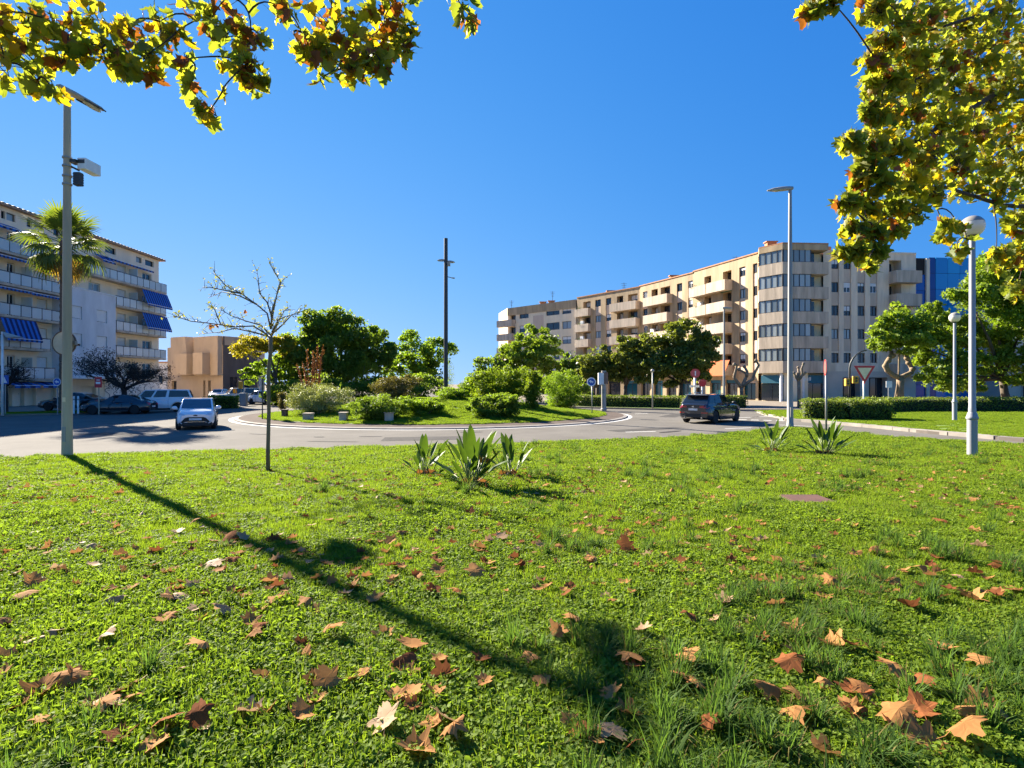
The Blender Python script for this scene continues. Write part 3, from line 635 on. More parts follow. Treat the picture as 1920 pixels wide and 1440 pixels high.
# low modernist beige building behind
mb_ = thing('civic_building', (-50, 92, ROADZ), 'low beige block with stepped window box and dark side wall', 'building')
tan = mat('tan_render', (.46, .335, .22), .85, scale=.6, var=.15, streak=.4)
darkw = mat('dark_shaded_render', (.13, .10, .08), .9, scale=.7, var=.3, streak=.3)  # darker copy of the tan render, side wall's shade put into its colour
M1 = Fac((gx(314, 95), 95), (gx(418, 88), 88)); M2 = Fac((gx(418, 88), 88), (gx(482, 94), 94))
def Z(py, y): return CAM.z + (720-py)/F*y
r = [(M1.u(316), M1.u(338), Z(697, 93), Z(684, 93), .3)]; window(M1, mb_, M1.u(317), M1.u(337), Z(696.5, 93), Z(684.5, 93), mull=2)
for a, b in ((322, 331), (381, 385), (390, 395)): r.append((M1.u(a), M1.u(b), ROADZ, 2.0, .5)); window(M1, mb_, M1.u(a)+.03, M1.u(b)-.03, ROADZ+.03, 1.95, w=-.4, name='doorway', mull=0)
M1.ob('wall', wall_mb(0, M1.L, ROADZ, 7.6, r), tan, mb_)
mb = MB(); a, b = M1.u(338), M1.u(372)
mb.add([(a,-1.6,Z(704, 91)),(b,-1.6,Z(704, 91)),(b-1.0,-1.6,Z(632, 91)),(a,-1.6,Z(632, 91)),(a,-.01,Z(704,91)),(b,-.01,Z(704,91)),(b-1.0,-.01,Z(632,91)),(a,-.01,Z(632,91))], [(0,1,2,3),(0,4,5,1),(1,5,6,2),(2,6,7,3),(3,7,4,0)])
M1.ob('upper_volume', mb, tan, mb_)
M1.ob('upper_volume', MB().box((M1.u(372), -.8, Z(704, 90)), (M1.u(417), -.006, Z(632, 90))).box((M1.u(358), -2.6, Z(703, 90)), (M1.u(379), -1.605, Z(664, 90))).box((M1.u(385), -2.1, Z(702, 89)), (M1.u(403), -.806, Z(662, 89))), tan, mb_)
M1.ob('parapet', MB().box((M1.u(338), .3, 7.6), (M1.L-.01, 6, Z(630, 91)-.25)), tan, mb_)
r = [(M2.u(431), M2.u(445), ROADZ+1.0, 2.6, .3), (M2.u(456), M2.u(469), ROADZ, 3.1, .3)]
window(M2, mb_, M2.u(431)+.03, M2.u(445)-.03, ROADZ+1.02, 2.58, mull=1); window(M2, mb_, M2.u(456)+.03, M2.u(469)-.03, ROADZ+.02, 3.08, mull=0, name='doorway')
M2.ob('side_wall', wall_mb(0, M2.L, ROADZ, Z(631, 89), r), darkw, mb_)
mb = MB().prism([(gx(314, 95), 95.6), (gx(418, 88)-.1, 88.6), (gx(482, 94), 94.6), (gx(482, 94)-4, 106), (gx(314, 95)-4, 108)], ROADZ, 7.4); ob('body', mb, tan, mb_)
# small white house glimpsed between the two
wb = thing('white_house', (-60, 98, ROADZ), 'small white house wall beside the cream apartment block', 'building')
p0, p1 = (gx(285, 99), 99), (gx(316, 99), 99); Wf = Fac(p0, p1); Wf.ob('wall', MB().box((0, 0, ROADZ), (Wf.L, 8, 5.2)), walu, wb); Wf.ob('roof', MB().box((-.3, -.3, 5.204), (Wf.L+.3, 8.3, 5.4)), terra, wb); window(Wf, wb, .8, 1.9, 1.5, 2.9, w=.06)
# ---------------------------------------------------------------- street furniture
galv = mat('galvanised_steel', (.30, .30, .29), .5, scale=1.5, var=.25, metal=.35, streak=.15)
postm = mat('weathered_concrete_post', (.46, .375, .26), .75, scale=2., var=.25, streak=.12, bump=.1)
lampg = mat('lamp_grey_paint', (.30, .30, .325), .45, scale=2.5, var=.15, streak=.2)
darkm = mat('dark_iron', (.04, .042, .04), .5)
headm = mat('lamp_housing', (.36, .33, .28), .5, var=.12)
lensm = mat('lamp_lens', (.45, .42, .36), .15)
opal = mat('opal_glass', (.80, .76, .68), .2, trans=.3, scale=1, var=.05)
capm = mat('globe_cap', (.30, .275, .24), .35)
redp = mat('sign_red', (.55, .02, .025), .45); whitp = mat('sign_white', (.78, .77, .74), .45); bluep = mat('sign_blue', (.01, .09, .40), .45); creamp = mat('sign_cream', (.86, .68, .44), .5)
backp = mat('sign_back', (.46, .41, .31), .5, metal=.2, scale=3); fadedred = mat('faded_red', (.58, .10, .09), .5); orangeb = mat('signal_yellow', (.62, .32, .02), .5)
# tall lamp post on the left lawn edge
p = Vector((gx(126, 14.8), 14.8, 0)); p.z = gz(p.x, p.y) - .02; H = 9.62
lp = thing('street_lamp', p, 'tall tapered lamp post with grey box and round sign back, on left lawn edge', 'street lamp', 'street lamps')
mb = MB().lathe([(.127, -.1), (.127, .05), (.117, 1.0), (.078, H)], 20, Matrix.Translation(p)); ob('pole', mb, postm, lp, smooth=True, angle=40)
ob('access_door', MB().box((p.x-.05, p.y-.128, p.z+.45), (p.x+.05, p.y-.10, p.z+.85)), galv, lp, bevel=.008); ob('sticker', MB().box((p.x-.035, p.y-.1195, p.z+1.5), (p.x+.04, p.y-.10, p.z+1.62)), creamp, lp)
zt = p.z + H
mb = MB(); prof = [(-.28, .04, .03), (-.22, .08, .07), (.2, .12, .08), (.6, .12, .06), (.95, .10, .05), (1.12, .04, .03)]; vs = []; fs = []; nn = 12
for (yy, w, h) in prof:
    for j in range(nn): a = 2*math.pi*j/nn; vs.append((p.x + .13*yy + w*math.cos(a), p.y + yy, zt + .10 + .02*yy + h*max(math.sin(a), -.45)))
for i in range(len(prof)-1):
    for j in range(nn): fs.append((i*nn+j, i*nn+(j+1)%nn, (i+1)*nn+(j+1)%nn, (i+1)*nn+j))
fs += [tuple(range(nn)), tuple(range(len(vs)-nn, len(vs)))[::-1]]; mb.add(vs, fs)
hd = ob('lamp_head', mb, headm, lp, smooth=True, angle=50)
ob('lens', MB().ell((p.x+.09, p.y+.75, zt+.055), (.09, .34, .05), 14, 8), lensm, hd, smooth=True)
ob('lens_frame', MB().tube([(p.x-.03, p.y+.35, zt+.05), (p.x+.0, p.y+1.1, zt+.09)], .02, 6).tube([(p.x+.2, p.y+.35, zt+.05), (p.x+.22, p.y+1.1, zt+.09)], .02, 6), darkm, hd)
zb_ = CAM.z + (720-303)/F*14.8
bx = ob('control_box', MB().box((p.x+.22, p.y+.05, zb_-.17), (p.x+.44, p.y+.62, zb_+.13)), whitp, lp, bevel=.015)
ob('box_label', MB().box((p.x+.24, p.y+.045, zb_-.02), (p.x+.42, p.y+.0495, zb_+.08)), darkm, bx)
ob('bracket', MB().box((p.x+.05, p.y-.03, zb_-.02), (p.x+.24, p.y+.2, zb_+.06)).tube([(p.x+.05, p.y, zb_-.1), (p.x+.28, p.y+.05, zb_-.22)], .025, 6), darkm, lp)
for dz in (.1, -.12, -.38, -.6): ob('pole_clamp', MB().lathe([(.115, zb_+dz-.02), (.115, zb_+dz+.02)], 14, Matrix.Translation((p.x, p.y, 0))), galv, lp)
mb = MB().box((p.x+.17, p.y-.02, zb_-.62), (p.x+.34, p.y+.12, zb_-.28)); 
for i in range(5): mb.box((p.x+.165, p.y-.03, zb_-.6+.065*i), (p.x+.345, p.y+.13, zb_-.575+.065*i))
ob('sensor_unit', mb, darkm, lp)
zs = CAM.z + 77/F*14.95
M = Matrix.Translation((gx(120, 14.98), p.y+.19, zs)) @ Matrix.Rotation(R(90), 4, 'X')
sg = ob('sign_plate', MB().lathe([(.30, -.012), (.30, .012)], 28, M), backp, lp)
ob('sign_rim', MB().lathe([(.30, -.02), (.325, -.02), (.325, .02), (.30, .02)], 28, M, cap=False), brownp, sg)
ob('sign_bracket', MB().box((p.x-.14, p.y+.1, zs-.05), (p.x+.14, p.y+.17, zs+.05)), galv, lp)
# street lamp at the lawn tip
def arm_head(par, base, d, L, name='lamp_head', s=1.):
    d = Vector(d).normalized(); n = Vector((-d.y, d.x, 0)); vs = []; fs = []; nn = 12; prof = [(-.15, .07, .09), (.0, .10, .12), (.3*L, .14, .13), (.7*L, .15, .10), (L, .05, .03)]
    for (t, w, h) in prof:
        for j in range(nn): a = 2*math.pi*j/nn; vs.append(Vector(base) + d*t*s + n*w*s*math.cos(a) + Vector((0,0,h*s*max(math.sin(a), -.4))))
    for i in range(len(prof)-1):
        for j in range(nn): fs.append((i*nn+j, i*nn+(j+1)%nn, (i+1)*nn+(j+1)%nn, (i+1)*nn+j))
    fs += [tuple(range(nn)), tuple(range(len(vs)-nn, len(vs)))[::-1]]; mb = MB(); mb.add(vs, fs); h = ob(name, mb, headm, par, smooth=True, angle=50)
    c = Vector(base) + d*.6*L*s; ob('lens', MB().ell((c.x, c.y, c.z-.02*s), (.11*s+.15*abs(d.x)*L*s, .11*s+.15*abs(d.y)*L*s, .06*s), 12, 6), lensm, h, smooth=True)
p = Vector((gx(1481.5, 25.6), 25.6, -.66)); zt = CAM.z + (720-356)/F*25.6
lp = thing('street_lamp', p, 'tall galvanised lamp post at the tip of the near lawn, head pointing left', 'street lamp', 'street lamps')
ob('pole', MB().lathe([(.15, -.1), (.15, .3), (.14, .32), (.12, 2), (.07, zt-p.z)], 18, Matrix.Translation(p)), galv, lp, smooth=True, angle=40)
arm_head(lp, (p.x-.02, p.y, zt+.05), (-1, .28, -.0), .95)
ob('access_door', MB().box((p.x-.06, p.y-.15, p.z+.6), (p.x+.06, p.y-.12, p.z+1.05)), headm, lp)
ob('plinth', MB().lathe([(.42, -.12), (.42, .03), (.36, .06)], 24, Matrix.Translation(p)), kerbm, lp)
# mast in the roundabout
p = Vector((gx(836, 40.2), 40.2, 0)); p.z = island_z(p.x, p.y) - .05; zt = CAM.z + (720-447)/F*40.2
lp = thing('street_lamp', p, 'tall dark lighting mast with three heads in the middle of the roundabout', 'street lamp', 'street lamps')
ob('pole', MB().lathe([(.16, -.1), (.15, 2.0), (.135, zt-p.z)], 16, Matrix.Translation(p)), darkm, lp, smooth=True, angle=40)
zz = CAM.z + 230/F*40.2
arm_head(lp, (p.x-.16, p.y, zz+.05), (-1, -.15, 0), .5, s=.9); arm_head(lp, (p.x+.2, p.y+.1, zz-.02), (1, .4, 0), .5, s=.9); arm_head(lp, (p.x+.45, p.y+.1, CAM.z+199/F*40.2), (1, .3, 0), .4, s=.5)
ob('arm', MB().tube([(p.x, p.y, zz-.3), (p.x+.25, p.y+.1, zz)], .04, 6).tube([(p.x, p.y, CAM.z+202/F*40.2), (p.x+.5, p.y+.1, CAM.z+199/F*40.2)], .025, 6), darkm, lp)
ob('control_box', MB().box((p.x+.12, p.y-.2, zz-.35), (p.x+.32, p.y+.05, zz-.1)), headm, lp)
# thin lamp posts near the curved facade and at the left shops
p = Vector((gx(1357.5, 47.5), 47.5, -.61)); zt = CAM.z + 142/F*47.5
lp = thing('street_lamp', p, 'slim grey lamp post behind the dark car, before the curved facade', 'street lamp', 'street lamps')
ob('pole', MB().lathe([(.12, -.1), (.09, 3), (.06, zt-p.z)], 12, Matrix.Translation(p)), galv, lp, smooth=True, angle=40); arm_head(lp, (p.x, p.y, zt), (1, .2, 0), .8)
p = Vector((gx(1110+139, 47.8)-1.0, 47.8, -.61)); p.x = gx(1223.5, 47.8)
lp = thing('street_lamp', p, 'thin pale post rising from the hedge under the round street trees', 'street lamp', 'street lamps')
ob('pole', MB().lathe([(.07, -.1), (.05, 3.1)], 10, Matrix.Translation(p)), galv, lp, smooth=True); ob('lamp_head', MB().ell((p.x, p.y, p.z+3.2), (.16, .16, .14)), headm, lp, smooth=True)
p = Vector((gx(4.5, 37.9), 37.9, -.6)); zt = CAM.z + 98/F*37.9
lp = thing('street_lamp', p, 'short white lamp post with flat wing head before the left shops', 'street lamp', 'street lamps')
ob('pole', MB().lathe([(.08, -.1), (.06, zt-p.z)], 10, Matrix.Translation(p)), whitp, lp, smooth=True)
ob('lamp_head', MB().add([(p.x-.05, p.y, zt+.03), (p.x+1.25, p.y-.3, zt-.38), (p.x+1.25, p.y+.3, zt-.38), (p.x-.05, p.y+.1, zt-.06), (p.x+.5, p.y-.3, zt-.4), (p.x+.5, p.y+.3, zt-.4)], [(0,1,2),(0,4,1),(1,4,5,2),(0,2,5),(0,5,3),(0,3,4),(3,5,4)]), headm, lp)
# globe lamps
def globe_lamp(px, d, top, label):
    x = gx(px, d); z0 = gz(x, d); zt = CAM.z + (720-top)/F*d; p = Vector((x, d, z0)); Hh = zt - z0; T = Matrix.Translation(p)
    o = thing('globe_lamp', p, label, 'street lamp', 'globe park lamps')
    ob('pole', MB().lathe([(.085, 1.05), (.085, 1.3), (.078, 1.32), (.068, Hh-.62), (.055, Hh-.56)], 18, T), lampg, o, smooth=True, angle=40)
    ob('base_sleeve', MB().lathe([(.115, -.08), (.115, 1.0), (.135, 1.02), (.14, 1.07), (.12, 1.1), (.11, 1.16), (.09, 1.2)], 18, T), lampg, o, smooth=True, angle=40)
    ob('collar', MB().lathe([(.055, Hh-.60), (.13, Hh-.55), (.15, Hh-.50), (.12, Hh-.49)], 18, T), darkm, o, smooth=True, angle=40)
    prof = [(.28*math.sin(a), Hh-.28-.28*math.cos(a)) for a in [math.pi*(.13+.5*i/8) for i in range(9)]]
    ob('globe', MB().lathe(prof, 24, T), opal, o, smooth=True, angle=60)
    prof = [(.285*math.sin(a), Hh-.28-.285*math.cos(a)) for a in [math.pi*(.62+.375*i/7) for i in range(8)]]
    ob('globe_cap', MB().lathe(prof, 24, T), capm, o, smooth=True, angle=60)
h = hit(1823, 858); globe_lamp(1823, h.y, 405, 'grey globe lamp on the near lawn, globe half hidden by plane leaves')
globe_lamp(1790, 31.5, 586, 'grey globe lamp on the far verge lawn beyond the entry road')
# signs
def sign_post(p, h, m=galv, r=.035): return MB().lathe([(r, -.1), (r, h)], 10, Matrix.Translation(p))
def disc_sign(o, c, r, yaw, face, back=backp, rim=None, rimw=.15):
    M = Matrix.Translation(c) @ Matrix.Rotation(yaw, 4, 'Z') @ Matrix.Rotation(R(90), 4, 'X')   # face towards -Y when yaw=0
    s = ob('sign_plate', MB().lathe([(r, -.015), (r, .0)], 28, M), back, o)
    ob('sign_face', MB().lathe([(r*(1-rimw) if rim else r, .001), (r*(1-rimw) if rim else r, .006)], 28, M), face, s)
    if rim: ob('sign_rim', MB().lathe([(r*(1-rimw)+.002, .001), (r, .001), (r, .007), (r*(1-rimw)+.002, .007)], 28, M, cap=False), rim, s)
    return s, M
p = Vector((gx(1110, 37.6), 37.6, -.62)); o = thing('road_sign', p, 'round blue arrow sign with white rim at the right edge of the roundabout', 'road sign')
ob('post', sign_post(p, 2.3), galv, o, smooth=True)
s, M = disc_sign(o, (p.x-.05, p.y-.06, CAM.z+4/F*37.6), .30, 0, bluep, rim=whitp, rimw=.22)
ob('arrow', MB().add([M @ Vector(v) for v in ((-.16,.03,.009),(-.02,.16,.009),(-.02,.08,.009),(.14,.02,.009),(.1,-.1,.009),(-.02,-.01,.009),(-.02,-.09,.009))], [(0,6,5,2),(0,2,1),(2,5,4,3)]), whitp, s)
p = Vector((gx(1132, 46.3), 46.3, -.64)); p.z = gz(p.x, p.y); o = thing('traffic_column', p, 'pale cylindrical column with white box and brown band, in front of the far hedge', 'column')
ob('column', MB().lathe([(.25, -.05), (.25, .15), (.2, .2), (.2, 3.3)], 18, Matrix.Translation(p)), headm, o, smooth=True, angle=40)
ob('cabinet', MB().box((p.x-.48, p.y-.28, p.z+2.15), (p.x+.04, p.y+.05, p.z+3.12)), whitp, o, bevel=.02)
ob('band', MB().lathe([(.3, 2.2), (.3, 3.15)], 18, Matrix.Translation(p+Vector((.06,0,0)))), mat('brown_band', (.20, .12, .08), .6), o)
ob('grey_band', MB().lathe([(.205, 1.4), (.205, 1.8)], 18, Matrix.Translation(p)), galv, o)
p = Vector((gx(1303, 48.6), 48.6, -.6)); o = thing('road_sign', p, 'pinkish red round sign on white post behind the dark car', 'road sign')
ob('post', sign_post(p, 3.0, r=.1), whitp, o, smooth=True); s, M = disc_sign(o, (p.x, p.y-.12, CAM.z+20/F*48.6), .40, R(-14), fadedred, rim=redp, rimw=.12)
ob('white_bar', MB().box((-.05, -.2, .008), (.05, .2, .011), M=M), whitp, s)
ob('cross_board', MB().box((p.x-.45, p.y-.1, p.z+1.75), (p.x+.35, p.y-.06, p.z+1.95)), whitp, o)
p = Vector((gx(1316.5, 48), 48, -.6)); o = thing('road_sign', p, 'small orange red sign on white post beside the pinkish round sign', 'road sign')
ob('post', sign_post(p, 2.0, r=.06), whitp, o, smooth=True); s, M = disc_sign(o, (p.x, p.y-.08, CAM.z+2/F*48), .33, 0, redp)
ob('bar', MB().box((-.42, .14, .008), (.42, .22, .02), M=M), fadedred, s)
p = Vector((gx(1619.5, 36.5), 36.5, -.62)); o = thing('road_sign', p, 'red and cream give way triangle on post behind the right hedge', 'road sign')
ob('post', sign_post(p, 2.9, r=.05), whitp, o, smooth=True)
def tri(c, r, y, th): return [(c.x-r, y, c.z+.5*r), (c.x+r, y, c.z+.5*r), (c.x, y, c.z-1.15*r), (c.x-r, y+th, c.z+.5*r), (c.x+r, y+th, c.z+.5*r), (c.x, y+th, c.z-1.15*r)]
c = Vector((p.x, p.y, CAM.z + 24/F*36.5)); TF = [(0,2,1),(3,4,5),(0,1,4,3),(1,2,5,4),(2,0,3,5)]
s = ob('sign_plate', MB().add(tri(c, .70, p.y-.1, .02), TF), redp, o, bevel=.02); ob('sign_face', MB().add(tri(c + Vector((0,0,-.01)), .46, p.y-.106, .004), TF), creamp, s)
h = hit(1549, 812); o = thing('road_sign', h, 'round orange red sign turned edge on above the right strelitzia clump', 'road sign')
ob('post', sign_post(h, 2.75, r=.04), galv, o, smooth=True)
s, M = disc_sign(o, (h.x-.05, h.y-.02, CAM.z+31/F*h.y), .34, R(-111), mat('orange_red', (.10, .07, .055), .7), rim=redp, rimw=.16)
p = Vector((gx(1593, 47.5), 47.5, -.6)); o = thing('traffic_light', p, 'dark curved arm pole with two yellow signal heads before grey shops', 'traffic light')
pts = [(p.x, p.y, p.z-.1), (p.x, p.y, p.z+3.4)] + [(p.x + 1.35*(1-math.cos(a)), p.y-.2*a, p.z+3.4+1.5*math.sin(a)) for a in [.3, .6, .9, 1.2, 1.5]]
ob('pole', MB().tube(pts, [.09, .08, .07, .07, .06, .06, .05], 8), darkm, o, smooth=True)
for dx, dz, w in ((-.28, .0, .17), (.42, .22, .2)):
    hd = ob('signal_head', MB().box((p.x+dx-w, p.y-.25, CAM.z-.05+dz-.12), (p.x+dx+w, p.y+.05, CAM.z+.45+dz)), orangeb, o, bevel=.03)
    for i in range(2): ob('signal_lens', MB().lathe([(.09, .0), (.09, .04)], 12, Matrix.Translation((p.x+dx, p.y-.25, CAM.z+.03+dz+.22*i)) @ Matrix.Rotation(R(90), 4, 'X')), darkm, hd)
p = Vector((gx(1666, 46.8), 46.8, -.6)); o = thing('road_sign', p, 'pale grey square sign back on thin post before dark shop opening', 'road sign')
ob('post', sign_post(p, 2.3), galv, o); ob('sign_plate', MB().box((p.x-.25, p.y-.08, p.z+1.75), (p.x+.25, p.y-.05, p.z+2.3)), whitp, o)
p = Vector((gx(10, 38.6), 38.6, -.6)); o = thing('road_sign', p, 'blue square crossing sign at the left edge before the shops', 'road sign')
ob('post', sign_post(p, 2.6), galv, o); s = ob('sign_plate', MB().box((p.x-.28, p.y-.08, p.z+2.05), (p.x+.28, p.y-.05, p.z+2.65)), bluep, o); ob('sign_symbol', MB().add([(p.x-.2, p.y-.083, p.z+2.13), (p.x+.2, p.y-.083, p.z+2.13), (p.x, p.y-.083, p.z+2.55)], [(0,1,2)]), whitp, s)
p = Vector((gx(108, 39.3), 39.3, -.6)); o = thing('road_sign', p, 'round blue arrow sign with white rim beside the tall left lamp post', 'road sign')
ob('post', sign_post(p, 2.2), galv, o); s, M = disc_sign(o, (p.x, p.y-.06, CAM.z+4/F*39.3), .28, 0, bluep, rim=whitp, rimw=.14)
ob('arrow', MB().add([M @ Vector(v) for v in ((-.15,.02,.009),(0,.13,.009),(0,.06,.009),(.15,.03,.009),(.13,-.07,.009),(0,-.03,.009),(0,-.1,.009))], [(0,6,5,2),(0,2,1),(2,5,4,3)]), whitp, s)
p = Vector((gx(185.5, 39.6), 39.6, -.6)); o = thing('notice_sign', p, 'small red rectangular notice on thin post above the black sedan bonnet', 'sign')
ob('post', sign_post(p, 1.8), postm, o); s = ob('sign_plate', MB().box((p.x-.25, p.y-.08, p.z+1.8), (p.x+.25, p.y-.05, p.z+2.55)), redp, o); ob('white_letters', MB().box((p.x-.16, p.y-.084, p.z+2.05), (p.x+.16, p.y-.081, p.z+2.2)).box((p.x-.12, p.y-.084, p.z+2.3), (p.x+.12, p.y-.081, p.z+2.36)), whitp, s)
for i, (px, lab) in enumerate(((138.5, 'white bollard standing nearest the tall left lamp post'), (146.5, 'white bollard just right of the one by the lamp post'))):
    p = Vector((gx(px, 39.7), 39.7, -.6)); o = thing('bollard', p, lab, 'bollard', 'white bollards by the grass strip'); ob('post', MB().lathe([(.06, -.05), (.06, 1.15), (.03, 1.2)], 12, Matrix.Translation(p)), whitp, o, smooth=True, angle=40)
    ob('band', MB().lathe([(.064, .9), (.064, 1.0)], 12, Matrix.Translation(p)), galv, o)
p = Vector((gx(457, 56), 56, ROADZ)); o = thing('utility_cabinet', p, 'grey utility cabinet on a pole base near the distant cream van', 'cabinet'); ob('cabinet', MB().box((p.x-.3, p.y-.25, p.z), (p.x+.3, p.y+.25, p.z+1.3)), galv, o, bevel=.03); ob('pole', sign_post(p+Vector((0,0,1.3)), 1.2), galv, o)
p = Vector((gx(452, 60), 60, ROADZ)); o = thing('traffic_light', p, 'small yellow signal head on post before the dark side wall', 'traffic light'); ob('post', sign_post(p, 2.2), galv, o); ob('signal_head', MB().box((p.x-.2, p.y-.2, p.z+1.7), (p.x+.2, p.y, p.z+2.5)), orangeb, o, bevel=.04)
p = Vector((gx(492, 33.2), 33.2, -.6)); p.z = gz(p.x, p.y); o = thing('road_sign', p, 'grey sign back on dark post at the left edge of the roundabout', 'road sign'); ob('post', sign_post(p, 2.4), darkm, o); ob('sign_plate', MB().box((p.x-.18, p.y-.06, p.z+1.7), (p.x-.02, p.y+.3, p.z+2.4)), galv, o)
# stone boxes on the island
for px, py, w, h, m, lab in ((534, 782, .30, .42, brownp, 'dark wooden stump block at the left end of the roundabout lawn'), (578, 788, .45, .36, parap, 'flat topped concrete block below the big grey bush'), (644, 789, .40, .42, parap, 'small concrete block between the two dark front bushes'), (729, 790, .46, .44, parap, 'pale square concrete block before the drooping dark bush')):
    p = hit(px, py); o = thing('light_box', p, lab, 'concrete block', 'floodlight blocks on the roundabout'); T = Matrix.Translation(p) @ Matrix.Rotation(R(rnd.uniform(-20, 20)), 4, 'Z')
    b = ob('block', MB().box((-w/2, -w/2, -.1), (w/2, w/2, h), M=T), m, o, bevel=.015); ob('lid', MB().box((-w/2-.03, -w/2-.03, h), (w/2+.03, w/2+.03, h+.05), M=T), m, o)
h = hit(1515, 939); o = thing('manhole_cover', h, 'rusty brown square cover plate set in the near lawn', 'manhole cover')
rust = mat('rust_plate', (.10, .042, .03), .85, scale=4, var=.3, bump=.1)
ob('frame', MB().box((h.x-.31, h.y-.31, h.z-.05), (h.x+.31, h.y+.31, h.z+.02)), soil, o); ob('plate', MB().box((h.x-.285, h.y-.285, h.z), (h.x+.285, h.y+.285, h.z+.035)), rust, o)
# ---------------------------------------------------------------- cars
paintw = mat('white_car_paint', (.74, .75, .76), .22, var=.02, coat=1.); paintk = mat('black_car_paint', (.012, .014, .019), .2, var=.05, coat=1.); paintc = mat('cream_car_paint', (.66, .62, .48), .3, var=.03, coat=.8)
cargl = mat('car_glass', (.012, .016, .02), .04, spec=.9); cargl2 = mat('car_glass_sky', (.05, .08, .11), .05, spec=.9)
plast = mat('black_plastic', (.016, .016, .016), .6); tyrem = mat('tyre_rubber', (.018, .018, .018), .85); rimm = mat('alloy_rim', (.42, .43, .45), .3, metal=.8)
tailm = mat('tail_lamp', (.42, .008, .012), .15, spec=.8, coat=.6); headl = mat('head_lamp', (.55, .58, .62), .1, spec=.8, coat=.8); chrome = mat('chrome_trim', (.6, .6, .6), .15, metal=1.)
PT, PW = [0, .1, .3, .6, .85, 1.0], [.88, .97, 1.0, .985, .93, .80]
WCACHE = {}
def wheel_meshes(r, w):
    k = ('wheel', r)
    if k not in WCACHE:
        X = Matrix.Rotation(R(90), 4, 'X')
        t = MB().lathe([(r*.66, -w/2), (r*.9, -w/2), (r, -w/2+.03), (r, w/2-.03), (r*.9, w/2), (r*.66, w/2)], 28, X)
        s = MB().lathe([(r*.66, -w/2+.01), (r*.70, -w/2+.01), (r*.70, w/2-.01), (r*.66, w/2-.01), (r*.60, -.02), (r*.2, -.01)], 28, X)
        for i in range(5):
            a = 2*math.pi*i/5; q = Matrix.Rotation(a, 4, 'Y'); 
            for sg in (-1, 1): s.box((-.035, sg*(w/2-.05), 0), (.035, sg*(w/2-.02), r*.68), M=q)
        for sg in (-1, 1): s.lathe([(.07, -.02), (.06, .02)], 12, Matrix.Translation((0, sg*(w/2-.03), 0)) @ X)
        WCACHE[k] = (new_mesh('tyre', t, tyrem, True), new_mesh('rim', s, rimm))
    return WCACHE[k]
